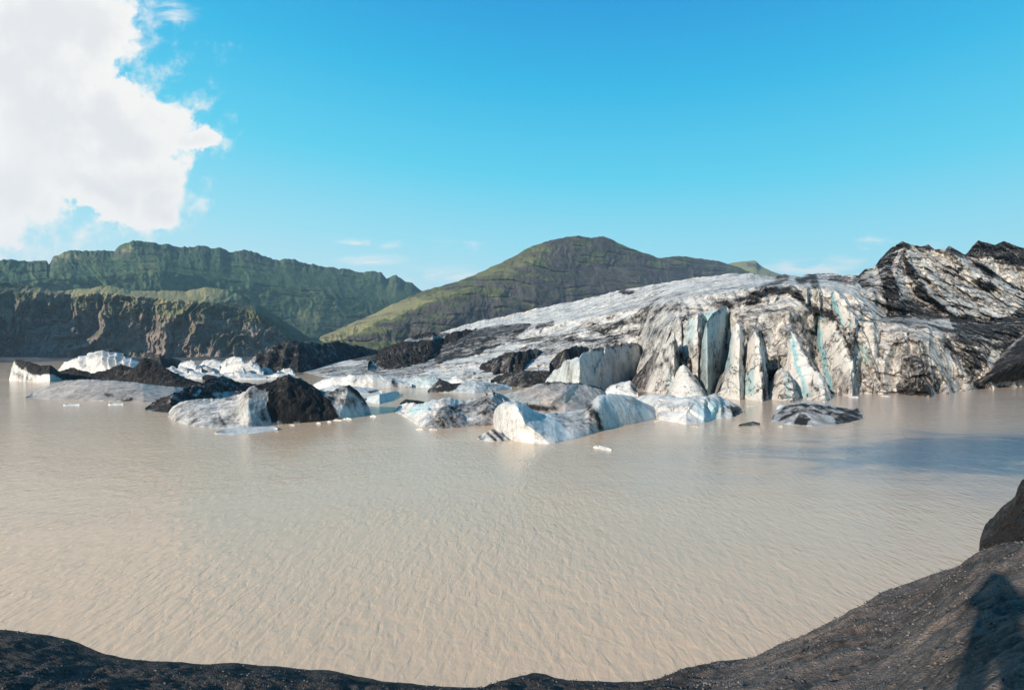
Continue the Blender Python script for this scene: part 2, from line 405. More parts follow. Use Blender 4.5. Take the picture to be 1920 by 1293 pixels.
def water_mat():
    m, t, b, pos, nor = new_mat('silty_water')
    x, y, z = t.xyz(pos)
    big = t.noise(t.scalevec(pos, (0.6, 1.5, 1), (0, 0, math.radians(10))), 0.05, 7, 0.6, 0.9)
    silt = t.mix(t.smooth(big, 0.3, 0.7), (0.625, 0.43, 0.277), (0.56, 0.40, 0.266))
    # sky reflection painted into the water colour: blue stretch near the right bank
    lane = t.noise(t.scalevec(pos, (0.14, 0.30, 1)), 1.0, 9, 0.68, 1.2)
    silt = t.mix(t.smooth(t.math('SUBTRACT', x, t.math('MULTIPLY', y, 0.25)), -4, 30), silt, (0.50, 0.385, 0.30))  # greyer to the right: reflection and vignette painted into the colour
    dx = t.math('DIVIDE', t.math('SUBTRACT', x, 27.5), 18.5); dy = t.math('DIVIDE', t.math('SUBTRACT', t.math('SUBTRACT', y, 28.0), t.math('MULTIPLY', t.math('SUBTRACT', x, 20.0), 0.18)), 7.5)
    r = t.math('SQRT', t.math('ADD', t.math('MULTIPLY', dx, dx), t.math('MULTIPLY', dy, dy)))
    pm = t.smooth(t.math('ADD', t.math('SUBTRACT', 1.0, r), t.math('MULTIPLY', t.math('SUBTRACT', lane, 0.5), 1.7)), 0.05, 0.7)
    pw = t.smooth(t.math('ADD', t.math('SUBTRACT', 1.35, r), t.math('MULTIPLY', t.math('SUBTRACT', lane, 0.5), 1.4)), -0.3, 0.9)
    silt = t.mix(t.math('MULTIPLY', pw, 0.4), silt, (0.18, 0.24, 0.29))
    c = t.mix(t.math('MULTIPLY', pm, 0.85), silt, (0.06, 0.15, 0.225))
    t.l.new(c, b.inputs['Base Color'])
    b.inputs['Roughness'].default_value = 0.12
    b.inputs['IOR'].default_value = 1.33; b.inputs['Specular IOR Level'].default_value = 0.33
    rp = t.noise(t.scalevec(pos, (1.0, 0.45, 1), (0, 0, math.radians(-28))), 5.0, 3.0, 0.5, 0.5)
    rp2 = t.noise(t.scalevec(pos, (1.0, 0.5, 1), (0, 0, math.radians(24))), 1.5, 2, 0.5, 0.4)
    rp3 = t.noise(pos, 9.0, 2, 0.5)
    hh = t.math('ADD', t.math('ADD', t.math('MULTIPLY', rp, 1.0), t.math('MULTIPLY', rp2, 0.7)), t.math('MULTIPLY', rp3, 0.12))
    calm = t.noise(t.scalevec(pos, (0.5, 1.6, 1), (0, 0, math.radians(12))), 0.07, 6, 0.6, 0.7)
    hh = t.math('MULTIPLY', hh, t.smooth(calm, 0.36, 0.62, 0.7, 1.15))
    bump(t, b, hh, 1.0, 0.031)
    return m
M_WATER = water_mat()

# ------------------------------------------------------------------ water
wv = np.array([(-2500, -60, 0), (2500, -60, 0), (2500, 3500, 0), (-2500, 3500, 0)], float)
tag(mesh_obj('water', wv, [[0, 1, 2, 3]], M_WATER, smooth=False), kind='structure')
bed = wv.copy(); bed[:, 2] = -6
tag(mesh_obj('ground', bed * np.array([1.5, 1.5, 1]), [[0, 1, 2, 3]], M_BANK, smooth=False, attrs={'dry_or_lit': np.zeros(4)}), kind='structure')

# ------------------------------------------------------------------ hills
def hill(name, mat, curves, n, rows, gully=8.0, seed=0, rock=None, pale=None, crag=4.0, terr=0.0, rockbase=0.0, back=260.0, gx=0.02, slant=0.0, lit_spur=0.0):
    px0, px1 = curves[0][0][0], curves[0][-1][0]
    px = np.linspace(px0, px1, n)
    PX, PY, DD, T = [], [], [], []
    for k in range(len(curves) - 1):
        a, b = curves[k], curves[k + 1]
        ts = np.linspace(0, 1, rows[k], endpoint=(k == len(curves) - 2))
        for q in ts:
            PX.append(px); PY.append((1 - q) * interp(a, px, 1) + q * interp(b, px, 1)); DD.append((1 - q) * interp(a, px, 2) + q * interp(b, px, 2)); T.append(np.full(n, (k + q) / (len(curves) - 1)))
    PX, PY, DD, T = map(np.array, (PX, PY, DD, T))
    sk = curves[-1]
    PY = PY + 1.6 * crag * sstep(T, 0.75, 1.0) * (fbm(PX * 0.045, seed, PY * 0.02, 5, 0.6))
    gl = ridged(PX * gx + slant * PY * gx + 0.9 * fbm(PX * .012, PY * .012, seed, 4), PY * gx * 0.45, seed + 2.2, 7, 0.58)
    gl2 = fbm(PX * 0.09, PY * 0.05, seed + 5.5, 5, 0.55)
    fade = sstep(1 - T, 0.0, 0.18)
    DD = DD - gully * (gl - 0.55) * 2.2 * (0.25 + 0.75 * fade) - gully * 0.35 * gl2
    if terr > 0:
        z = (HOR - PY) / F * DD
        q = z / 19.0 + 1.3 * fbm(PX * 0.006, PY * 0.006, seed + 8, 5); fr = q - np.floor(q)
        DD = DD + terr * (sstep(fr, 0.55, 0.95) - 0.5 * fr) * sstep(fbm(PX * 0.02, PY * 0.05, seed + 4.4, 4), -0.15, 0.35)
    P = world(PX, PY, DD)
    # back side
    bk = P[-1].copy(); rowsb = []
    for q in np.linspace(0.12, 1, 8):
        v = bk.copy(); v[:, :2] *= (1 + q * back / np.linalg.norm(bk[:, :2], axis=1))[:, None]; v[:, 2] = bk[:, 2] * (1 - q ** 1.3) - 5 * q; rowsb.append(v)
    A = np.concatenate([P, np.array(rowsb)], 0)
    R = paint(PX, PY, rock or [], rockbase, 16, 0.02); L = paint(PX, PY, pale or [], 0.0, 12, 0.04)
    L = np.maximum(L, lit_spur * sstep(gl, 0.56, 0.78) * sstep(T, 0.0, 0.1) * sstep(fbm(PX * 0.02, PY * 0.02, seed + 1.1, 4), -0.25, 0.3))  # sunlight on spur crests painted as a pale tint
    pad = lambda a: np.concatenate([a, np.repeat(a[-1:], 8, 0)], 0)
    return tag(mesh_obj(name, A, grid_faces(*A.shape[:2]), mat, attrs={'rock': pad(blur(R, 3)), 'pale': pad(blur(L, 2))}), kind='structure')

L1_sky = [(-160, 470), (-60, 492), (0, 490), (20, 487), (88, 489), (92, 497), (100, 480), (130, 470), (215, 469), (228, 458), (258, 450), (275, 455), (310, 457), (335, 464), (352, 463), (380, 460), (395, 467), (412, 464), (420, 468), (432, 475), (455, 470), (470, 470), (500, 480), (522, 486), (540, 486), (565, 491), (600, 500), (640, 502), (665, 510), (690, 509), (715, 512), (725, 519), (742, 516), (760, 527), (772, 530), (790, 543), (850, 560)]
hill('far_hill', M_HILL,
     [[(-160, 672, 560), (0, 672, 650), (300, 670, 835), (600, 666, 1080), (850, 664, 1380)],
      [(-160, 600, 600), (0, 600, 690), (300, 600, 885), (600, 600, 1150), (850, 620, 1440)],
      [(-160, 540, 640), (0, 530, 740), (300, 510, 940), (600, 545, 1210), (850, 580, 1490)],
      [(a, b, 680 + (a + 160) * 0.80 + max(0, a - 200) ** 2 * 0.0004) for a, b in L1_sky]], 620, [50, 70, 70], gully=9, seed=11, crag=5, gx=0.008, terr=6, slant=-0.9, lit_spur=0.22,
     rock=[('poly', [(-160, 450), (800, 450), (790, 545), (700, 520), (560, 505), (440, 490), (300, 478), (100, 500), (-160, 510)], 0.55), ('poly', [(500, 600), (800, 570), (800, 640), (520, 660)], 0.25), ('line', [(430, 560), (560, 620)], 12, 0.35)],
     pale=[('line', [(232, 470), (245, 462)], 5, 0.9), ('line', [(100, 485), (150, 480)], 4, 0.6), ('line', [(560, 590), (640, 600)], 9, 0.35)])
hill('near_hill', M_HILL4,
     [[(-160, 674, 400), (0, 674, 460), (200, 672, 518), (420, 668, 545), (590, 662, 620)],
      [(-160, 610, 412), (0, 605, 475), (60, 600, 510), (110, 590, 530), (250, 585, 545), (420, 590, 575), (590, 650, 640)],
      [(-160, 560, 425), (0, 548, 490), (80, 548, 540), (110, 552, 545), (200, 550, 562), (300, 560, 572), (400, 568, 595), (480, 585, 618), (590, 645, 665)],
      [(-160, 530, 470), (0, 527, 550), (80, 540, 590), (110, 545, 600), (170, 540, 640), (210, 535, 665), (245, 545, 690), (300, 545, 730), (350, 546, 770), (385, 538, 800), (430, 543, 830), (460, 556, 840), (500, 580, 850), (590, 640, 900)]], 620, [50, 60, 26], gully=24, seed=23, crag=2.5, gx=0.011, terr=3, slant=0.7, lit_spur=0.75, rockbase=0.3, back=120,
     rock=[('poly', [(60, 600), (480, 600), (520, 670), (40, 670)], 0.6), ('line', [(0, 660), (200, 665)], 12, 0.8)],
     pale=[('poly', [(105, 548), (170, 540), (210, 534), (245, 543), (390, 537), (440, 545), (460, 555), (410, 568), (330, 572), (250, 562), (150, 556)], 0.9),  # sunlit bench top painted pale
           ('line', [(335, 605), (360, 650)], 12, 0.55), ('line', [(230, 640), (245, 655)], 10, 0.5), ('line', [(30, 605), (50, 605)], 9, 0.7), ('line', [(100, 590), (110, 640)], 6, 0.5), ('line', [(0, 527), (25, 530)], 4, 0.8), ('line', [(50, 545), (65, 541)], 4, 0.6)])
mid_sky = [(560, 645), (590, 636), (640, 614), (700, 588), (745, 566), (800, 543), (850, 530), (882, 518), (910, 506), (945, 490), (985, 468), (1000, 460), (1020, 454), (1060, 444), (1085, 442), (1110, 446), (1130, 443), (1145, 448), (1160, 456), (1185, 466), (1210, 474), (1235, 483), (1250, 482), (1285, 480), (1320, 486), (1350, 490), (1390, 503), (1430, 520)]
hill('rocky_hill', M_HILL3,
     [[(560, 668, 620), (800, 660, 700), (1000, 640, 840), (1200, 620, 1050), (1430, 600, 1400)],
      [(560, 660, 640), (700, 625, 690), (850, 590, 770), (1000, 560, 900), (1200, 540, 1120), (1430, 560, 1450)],
      [(560, 650, 660), (700, 600, 730), (850, 550, 830), (1000, 505, 970), (1200, 500, 1180), (1430, 535, 1490)],
      [(a, b, 740 + (a - 560) * 0.65 + max(0, a - 1000) ** 2 * 0.0013) for a, b in mid_sky]], 640, [40, 60, 60], gully=8, seed=31, crag=2.0, gx=0.016, terr=10, rockbase=0.46,
     rock=[('poly', [(640, 640), (760, 590), (900, 540), (1030, 500), (1240, 490), (1430, 520), (1430, 640)], 0.85), ('line', [(1130, 450), (1240, 490)], 14, 0.6)],
     pale=[('poly', [(560, 650), (650, 608), (745, 564), (850, 545), (760, 585), (690, 612), (640, 640)], 0.85), ('line', [(900, 515), (1000, 490)], 5, 0.3), ('line', [(1000, 470), (1110, 462)], 4, 0.3), ('line', [(790, 560), (880, 545)], 4, 0.3)])
hill('grassy_hill', M_HILL,
     [[(1330, 560, 1700), (1480, 560, 1700)], [(1330, 510, 1900), (1350, 498, 1920), (1375, 492, 1950), (1400, 490, 1950), (1412, 488, 1950), (1418, 490, 1950), (1425, 497, 1960), (1445, 508, 1970), (1480, 520, 2000)]], 160, [60], gully=10, seed=41, crag=1.2,
     rock=[('line', [(1405, 489), (1425, 497)], 5, 0.9)], pale=[('poly', [(1330, 485), (1480, 485), (1480, 540), (1330, 540)], 0.6)])

# gravel flat at the foot of the hills
px = np.linspace(-200, 620, 240)
rows_ = []
for q in np.linspace(0, 1, 26):
    D = 300 + 330 * q + 30 * np.sin(px * 0.01)
    D0 = water_depth(px, interp([(-200, 681), (0, 680), (60, 679), (110, 677), (300, 676), (620, 676)], px))
    D = D0 * (1 - q) + q * (D0 + 160)
    X, Y, Z = ray(px, 0 * px + HOR); P = np.stack([X / Y * D, D, -0.4 + 4.5 * q ** 0.8 + 1.6 * q * (1 - q) * fbm(px * 0.05, q * 6, 2.0, 4) * 2], -1)
    rows_.append(P)
A = np.array(rows_)
tag(mesh_obj('gravel_flat', A, grid_faces(*A.shape[:2]), M_HILL2, attrs={'rock': np.full(A.shape[:2], 1.0), 'pale': np.zeros(A.shape[:2])}), kind='structure')

# ------------------------------------------------------------------ lofted ice bodies
def seracs(brow, base, n, seed, lean=(0, 0), amp=(1.0, 3.0), wl=(9, 24), wr=(4, 9), skip=(0.0, 0.45)):
    g = np.random.default_rng(seed); out = []
    x0, x1 = brow[0][0], brow[-1][0]
    for k in range(n):
        x = x0 + (x1 - x0) * (k + g.random()) / n; yb = np.interp(x, [p[0] for p in brow], [p[1] for p in brow]); L = g.uniform(*lean)
        xe = x + L; ye = np.interp(xe, [p[0] for p in base], [p[1] for p in base])
        t0 = g.uniform(*skip); t1 = g.uniform(0.75, 1.05)
        f = lambda q: (x + L * q + g.normal() * 3, yb + (ye - yb) * q)
        out.append(([f(t0), f((t0 + t1) / 2), f(t1)], g.uniform(*wl), g.uniform(*wr), g.uniform(*amp)))
    return out

def berg(name, mat, top, base, label=None, cat='iceberg', wf=5.0, wb=5.0, shape=(1.6, 1.0), amp=0.25, nscale=0.6, fac=0.0, fscale=0.7, step=1.3, nf=34, nb=16,
         ridges=(), dirt=(), dirt0=0.0, blue=(), blue0=0.0, seed=0, parent=None, baseD=None, group=None, warp=4.0, wscale=0.08, sm=2, cats=True, wfc=None, drel=0.8):
    """closed body: front waterline -> crest -> back waterline, one vertical slice per column of sight"""
    x0 = max(top[0][0], base[0][0]); x1 = min(top[-1][0], base[-1][0])
    n = max(24, int((x1 - x0) / step)); px = np.linspace(x0, x1, n)
    e = np.clip(np.minimum(px - x0, x1 - px) / max(0.10 * (x1 - x0), 1), 0, 1); e = np.sqrt(1 - (1 - e) ** 2) * 0.92 + 0.08
    Db = interp(baseD, px) if baseD else water_depth(px, interp(base, px))
    pt = interp(top, px)
    ptn = 0.5 * amp * fbm(px * 0.12, seed + 0.5, 1.0, 4)
    W = (interp(wfc, px) if wfc else wf) * e
    Dc = Db + W
    lim = np.where(pt > HOR + 2, 0.985 * (H - 0.05) * F / np.maximum(pt - HOR, 2), 1e9)
    Dc = np.minimum(Dc, np.maximum(lim, Db + 0.02))
    crest = world(px, pt, Dc); zc = np.maximum(crest[:, 2], 0.03)
    rx, ry, _ = ray(px, 0 * px + HOR)
    g = rx / ry
    rows = []; tt = []
    for q in np.linspace(-0.12, 1, nf):
        if q < 0: D = Db + 0 * q; z = zc * 0 + q * 6.0
        else:
            D = Db + (Dc - Db) * q; z = zc * (1 - (1 - q) ** shape[0]) ** shape[1] + ptn * q ** 5 * np.minimum(1, zc)
        rows.append(np.stack([g * D, D, z], -1)); tt.append(np.full(n, max(q, 0)))
    for q in np.linspace(0, 1, nb + 1)[1:]:
        D = Dc + wb * e * q; z = zc * (1 - q ** 1.7) - 0.7 * q ** 3 + ptn * (1 - q) ** 3 * np.minimum(1, zc)
        rows.append(np.stack([g * D, D, z], -1)); tt.append(np.full(n, 1 - q))
    P = np.array(rows); T = np.array(tt)
    for _ in range(1):
        N = grid_normals(P)
    PX, PY = project(P)
    ew = np.minimum(1, e * 1.0)[None, :] * (0.35 + 0.65 * sstep(T, 0.0, 0.35))
    s = seed * 7.13
    X, Y, Z = P[..., 0], P[..., 1], P[..., 2]
    d = amp * (fbm(X * nscale + s, Y * nscale, Z * nscale, 6, 0.55) * 1.1 + 0.5 * (ridged(X * nscale * 1.7, Y * nscale * 1.7 + s, Z * nscale, 4) - 0.5))
    if fac > 0:
        fv, fe = facet((X + 0.6 * Y) * fscale + 0.3 * fbm(X, Y, Z, 2), Z * fscale * 1.2 + 0.2 * Y * fscale, int(seed) + 3); d = d + fac * fv
    dmask = sstep(blur(paint(PX, PY, dirt, dirt0, warp, wscale), 2), 0.4, 0.75)
    d = d + dmask * drel * (ridged(X * 0.8 + s, Y * 0.5, Z * 0.7, 5, 0.6) - 0.5) * min(1.0, float(zc.max()) / 3)
    d = np.minimum(d, 1.6) * ew
    P = P - N * d[..., None] * np.sign(N[:, :, 1].mean() if abs(N[:, :, 1].mean()) > 1e-6 else 1) * 1.0 if False else P + np.stack([0 * d, -d * 0.75, d * 0.45 * (Z > 0.15)], -1)
    if ridges:
        front = (np.arange(len(rows)) < nf)[:, None]
        P[..., 1] -= np.where(front, relief(PX, PY, ridges), 0) * ew
    dt = paint(PX, PY, dirt, dirt0, warp, wscale); bt = paint(PX, PY, blue, blue0, warp, wscale)
    org = P[nf // 3].mean(0) * np.array([1, 1, 0])
    o = mesh_obj(name, P, grid_faces(*P.shape[:2]), mat, parent=parent, attrs={'dirt': blur(dt, sm), 'blue': blur(bt, 2)}, origin=org)
    if parent is None: tag(o, label, cat, group)
    elif label: tag(o, label)
    return o

# ------------------------------------------------------------------ the glacier: one thing, several parts
glacier = empty('glacier', (25, 75, 0))
tag(glacier, 'huge glacier front of grey white ice with dark debris bands and blue crevasses', 'glacier')

def sheet(name, mat, curves, n, rows, ridges=(), dirt=(), blue=(), dirt0=0.0, blue0=0.0, amp=0.5, nscale=0.25, fac=0.0, fscale=0.3, seed=0, crag=2.0, back=30, flute=0.0, fx=0.06, fdir=0.0, warp=6, wscale=0.06, zmin=None, label=None, edge=0.0, drel=1.0):
    px0, px1 = curves[0][0][0], curves[0][-1][0]
    px = np.linspace(px0, px1, n); PX, PY, DD, T = [], [], [], []
    for k in range(len(curves) - 1):
        a, b = curves[k], curves[k + 1]
        for q in np.linspace(0, 1, rows[k], endpoint=(k == len(curves) - 2)):
            PX.append(px); PY.append((1 - q) * interp(a, px, 1) + q * interp(b, px, 1)); DD.append((1 - q) * interp(a, px, 2) + q * interp(b, px, 2)); T.append(np.full(n, (k + q) / (len(curves) - 1)))
    PX, PY, DD, T = map(np.array, (PX, PY, DD, T))
    DD = blur(DD, 6); 
    PY = PY + crag * sstep(T, 0.8, 1.0) * fbm(PX * 0.06, seed, 0.5, 5, 0.6)
    P = world(PX, PY, DD); X, Y, Z = P[..., 0], P[..., 1], P[..., 2]
    s = seed * 3.7
    d = amp * (1.2 * fbm(X * nscale + s, Y * nscale, Z * nscale, 6, 0.55) + 0.8 * (ridged(X * nscale * 1.6, Y * nscale * 1.6 + s, Z * nscale * 1.6, 5) - 0.55))
    fe = None
    if fac > 0:
        fv, fe = facet(X * fscale + 0.5 * fbm(X * .3, Y * .3, Z * .3, 3) + 0.25 * Z * fscale, Z * fscale * 1.3 + Y * fscale * 0.3 + 0.4 * fbm(X * .3, Y * .3, Z * .3 + 9, 3), seed + 3)
        fv2, fe2 = facet(X * fscale * 2.6 + 0.5 * fbm(X * .6, Y * .6, Z * .6, 3), Z * fscale * 3 + Y * fscale, seed + 8)
        d = d + fac * fv + fac * 0.5 * fv2
    dmask = sstep(blur(paint(PX, PY, dirt, dirt0, warp, wscale), 2), 0.35, 0.7)
    d = d + dmask * drel * (ridged(X * 0.55 + s, Y * 0.35, Z * 0.4, 5, 0.6) - 0.5)
    if flute > 0:
        uu = PX * fx + fdir * PY * fx
        d = d + flute * (ridged(uu + 0.6 * fbm(PX * .02, PY * .02, s, 3), PY * fx * 0.12, s, 4, 0.5) - 0.55) * 2
    d = d + 1.35 * relief(PX, PY, ridges)
    DD = DD - d * (DD / 70.0) ** 0.5
    P = world(PX, PY, DD)
    bk = P[-1].copy(); rb = []
    for q in np.linspace(0.1, 1, 7):
        v = bk.copy(); v[:, 1] += back * q; v[:, 0] *= (bk[:, 1] + back * q) / bk[:, 1]; v[:, 2] = np.maximum(bk[:, 2], 0) * (1 - q ** 1.6) - 0.5 * q; rb.append(v)
    fr = P[0].copy(); fr[:, 2] = np.minimum(fr[:, 2], 0) - 1.5
    A = np.concatenate([fr[None], P, np.array(rb)], 0)
    dt = paint(PX, PY, dirt, dirt0, warp, wscale)
    if edge > 0:
        dt = np.maximum(dt, dt + edge * (1 - sstep(fe, 0.0, 0.22)) * sstep(fbm(X * .15, Y * .15, Z * .15, 3), -0.35, 0.3)) + 0.4 * edge * (1 - sstep(fe2, 0.0, 0.2))
    dt = blur(dt, 1); bt = blur(paint(PX, PY, blue, blue0, 3, wscale), 2)
    pad = lambda a: np.concatenate([a[:1], a, np.repeat(a[-1:], 7, 0)], 0)
    o = mesh_obj(name, A, grid_faces(*A.shape[:2]), mat, parent=glacier, attrs={'dirt': pad(dt), 'blue': pad(bt)}, origin=A.reshape(-1, 3).mean(0) * np.array([1, 1, 0]))
    if label: o['label'] = label
    return o

def wl(pts, off=0.0): return [(a, b, float(water_depth(a, b)) + off) for a, b in pts]

main_base = wl([(500, 704), (560, 709), (620, 716), (700, 722), (780, 724), (860, 722), (950, 722), (1010, 722), (1100, 719), (1150, 716), (1208, 714), (1226, 727), (1250, 730), (1300, 733), (1350, 731), (1400, 735), (1480, 733), (1560, 732), (1585, 732), (1660, 735)])
main_c1 = [(500, 700, 150), (560, 703, 145), (620, 708, 118), (700, 712, 105), (780, 714, 98), (860, 712, 98), (950, 708, 98), (1010, 700, 96), (1100, 695, 103), (1150, 690, 108), (1205, 688, 106), (1230, 690, 86), (1250, 672, 81), (1300, 668, 78), (1350, 668, 81), (1400, 668, 74), (1480, 665, 75), (1560, 668, 81), (1600, 668, 74), (1660, 668, 77)]
main_c2 = [(500, 696, 165), (560, 697, 160), (620, 694, 140), (700, 692, 130), (780, 688, 122), (860, 680, 118), (950, 670, 116), (1010, 664, 114), (1100, 648, 112), (1200, 638, 110), (1235, 630, 90), (1250, 608, 87), (1300, 592, 83), (1350, 582, 84), (1400, 600, 76), (1480, 580, 76), (1540, 585, 83), (1600, 602, 80), (1660, 616, 85)]
main_c3 = [(500, 692, 180), (560, 691, 185), (620, 680, 180), (700, 670, 170), (780, 660, 165), (860, 640, 160), (950, 622, 155), (1010, 612, 150), (1100, 595, 140), (1200, 580, 122), (1250, 565, 108), (1300, 555, 98), (1350, 550, 92), (1400, 540, 88), (1480, 532, 88), (1540, 540, 88), (1600, 556, 90), (1660, 606, 88)]
main_sky = [(500, 690, 195), (560, 686, 210), (620, 676, 225), (660, 668, 230), (700, 660, 235), (780, 645, 240), (830, 622, 240), (870, 608, 235), (930, 596, 225), (1000, 580, 215), (1060, 568, 205), (1100, 558, 198), (1180, 541, 180), (1260, 528, 160), (1330, 517, 145), (1370, 513, 138), (1410, 513, 132), (1450, 518, 128), (1470, 514, 126), (1500, 519, 124), (1520, 513, 122), (1560, 513, 120), (1598, 516, 112), (1625, 550, 102), (1660, 598, 92)]
serac_ridges = [
    ([(1262, 606), (1240, 665), (1218, 738)], 22, 9, 2.2),
    ([(1285, 612), (1262, 670), (1250, 738)], 12, 8, 1.6),
    ([(1312, 590), (1302, 640), (1296, 690)], 14, 7, 2.0),
    ([(1282, 684), (1300, 712), (1326, 748)], 46, 8, 3.0),
    ([(1352, 585), (1345, 630), (1340, 668)], 26, 5, 1.4),
    ([(1386, 612), (1380, 680), (1366, 715), (1345, 748)], 16, 12, 2.6),
    ([(1398, 632), (1402, 690), (1388, 750)], 9, 9, 2.0),
    ([(1416, 626), (1422, 670), (1424, 752)], 16, 12, 3.0),
    ([(1452, 690), (1480, 712), (1492, 752)], 26, 7, 2.4),
    ([(1480, 622), (1505, 662), (1530, 700), (1556, 748)], 24, 14, 3.0),
    ([(1515, 690), (1540, 715), (1552, 746)], 20, 10, 1.6),
    ([(1546, 592), (1572, 625), (1590, 660), (1604, 690)], 34, 8, 3.2),
    ([(1452, 548), (1476, 544), (1492, 560), (1515, 580), (1560, 600), (1588, 622)], 14, 10, 1.2),
    ([(1562, 540), (1585, 575), (1608, 600), (1600, 650)], 24, 9, 3.0),
    ([(1500, 545), (1512, 570)], 10, 6, 1.5), ([(1528, 542), (1536, 566)], 9, 5, 1.3),
    ([(1366, 578), (1355, 632), (1345, 672), (1338, 740)], 14, 10, -4.5),
    ([(1532, 592), (1540, 640), (1550, 690), (1564, 738)], 9, 9, -4.5),
    ([(1565, 552), (1578, 585), (1586, 612)], 9, 8, -3.2),
    ([(1480, 640), (1490, 690), (1510, 742)], 6, 6, -2.0),
    ([(1412, 690), (1410, 742)], 10, 6, -2.2),
    ([(1300, 640), (1318, 690), (1335, 720)], 12, 10, -1.8),
    ([(1243, 690), (1238, 738)], 7, 6, -1.5),
]
main_dirt_shade = [
    ('poly', [(480, 730), (600, 640), (870, 590), (1260, 500), (1440, 500), (1330, 560), (1230, 600), (1180, 660), (1000, 740)], -0.06), ('poly', [(1180, 560), (1440, 520), (1400, 560), (1300, 590), (1180, 640), (1000, 650)], 0.06),
    ('poly', [(500, 720), (560, 716), (700, 706), (880, 700), (1000, 640), (870, 600), (500, 660)], 0.0),
    ('poly', [(700, 692), (690, 668), (735, 646), (800, 626), (870, 622), (950, 608), (1000, 606), (960, 640), (880, 668), (800, 688), (740, 698)], 0.74), ('poly', [(636, 672), (660, 652), (740, 645), (760, 668), (700, 680)], 0.75), ('line', [(870, 655), (940, 640), (1000, 636), (1080, 626)], 4, 0.5), ('line', [(545, 700), (640, 690), (700, 700), (770, 690)], 5, 0.42),
    ('poly', [(600, 700), (720, 672), (800, 660), (830, 690), (760, 706), (640, 716)], 0.36),
    ('line', [(985, 660), (1120, 640), (1230, 620), (1300, 600)], 12, 0.36),
    ('line', [(1110, 618), (1180, 605), (1220, 595)], 8, 0.56), ('line', [(1200, 590), (1225, 578), (1270, 575)], 9, 0.52),
    ('line', [(1125, 615), (1150, 635)], 8, 0.55), ('line', [(960, 640), (1060, 634), (1110, 640)], 4, 0.6),
    ('line', [(1010, 612), (1035, 606)], 5, 0.7), ('line', [(1165, 548), (1185, 546)], 4, 0.8),
    ('line', [(1345, 573), (1375, 568), (1400, 562), (1440, 546), (1478, 544), (1500, 556), (1520, 576), (1556, 592), (1592, 612), (1602, 640)], 8, 0.8),
    ('line', [(1400, 565), (1415, 555)], 9, 0.85),
    ('poly', [(1375, 590), (1470, 560), (1510, 600), (1540, 700), (1500, 660), (1470, 620), (1400, 640)], 0.38),
    ('poly', [(1500, 600), (1530, 610), (1550, 700), (1565, 745), (1555, 748), (1525, 690)], 0.36),
    ('line', [(1595, 640), (1600, 690)], 7, 0.5), ('line', [(1550, 610), (1585, 650)], 6, 0.55),
    ('line', [(1232, 700), (1250, 742)], 6, 0.45), ('line', [(1290, 650), (1302, 700)], 6, 0.42), ('line', [(1426, 690), (1432, 748)], 5, 0.65), ('line', [(1335, 700), (1345, 700)], 7, 0.5),
    ('line', [(1460, 520), (1475, 514)], 7, 0.7), ('line', [(1500, 525), (1522, 518), (1530, 535)], 7, 0.75), ('line', [(1560, 520), (1600, 530)], 6, 0.6), ('line', [(1430, 540), (1475, 523)], 5, 0.6),
    ('poly', [(1260, 690), (1284, 688), (1322, 745), (1250, 745)], -0.4), ('poly', [(1366, 612), (1386, 612), (1384, 690), (1366, 715)], -0.4), ('poly', [(1536, 592), (1566, 612), (1578, 650), (1560, 690), (1545, 640)], -0.35),
    ('poly', [(1476, 625), (1490, 628), (1540, 705), (1552, 745), (1516, 745), (1500, 690)], -0.3), ('poly', [(1568, 545), (1606, 600), (1600, 640), (1585, 610)], -0.3), ('poly', [(1404, 640), (1418, 625), (1428, 680), (1424, 740), (1404, 690)], -0.2), ('poly', [(1225, 700), (1262, 625), (1270, 640), (1240, 738), (1215, 738)], -0.2), ('line', [(1480, 700), (1492, 748)], 7, -0.3)]

main_dirt_shade += [('poly', [(1210, 740), (1235, 690), (1290, 630), (1345, 620), (1400, 690), (1480, 690), (1540, 660), (1600, 660), (1600, 745)], 0.5)]  # dark tone painted on the wall behind the fins, as shade in their gaps
main_blue = [('poly', [(1322, 588), (1366, 574), (1362, 640), (1340, 690), (1318, 640)], 0.75), ('line', [(1366, 640), (1362, 700)], 7, 0.8), ('line', [(1535, 600), (1545, 680), (1566, 738)], 9, 0.9),
             ('line', [(1568, 555), (1585, 612)], 9, 0.85), ('line', [(1484, 630), (1498, 690), (1512, 742)], 6, 0.7), ('poly', [(1390, 690), (1412, 685), (1412, 745), (1395, 735)], 0.5), ('line', [(1472, 700), (1480, 742)], 5, 0.7), ('line', [(1590, 630), (1606, 690)], 8, 0.6), ('line', [(1300, 620), (1288, 660)], 8, 0.35)]
serac_ridges += seracs([(1215, 660), (1250, 608), (1300, 592), (1350, 582), (1400, 570), (1480, 552), (1540, 575), (1600, 602)], [(1200, 738), (1300, 750), (1400, 754), (1560, 746), (1620, 738)], 13, 77, lean=(-30, 50), amp=(1.6, 3.6), wl=(18, 40), wr=(5, 11), skip=(0.3, 0.65))
serac_ridges += seracs([(1230, 560), (1300, 540), (1400, 522), (1500, 522), (1600, 530)], [(1230, 610), (1400, 570), (1500, 560), (1640, 600)], 26, 78, lean=(10, 60), amp=(0.6, 1.8), wl=(7, 16), wr=(3, 8))
sheet('ice_cliff', M_GLACIER, [main_base, main_c1, main_c2, main_c3, main_sky], 900, [60, 60, 44, 40], ridges=serac_ridges, dirt=main_dirt_shade, blue=main_blue, dirt0=0.13, amp=0.9, nscale=0.16, seed=2, crag=4, flute=0.2, fx=0.04, fdir=0.25, fac=0.9, fscale=0.2, edge=0.2, drel=1.8)

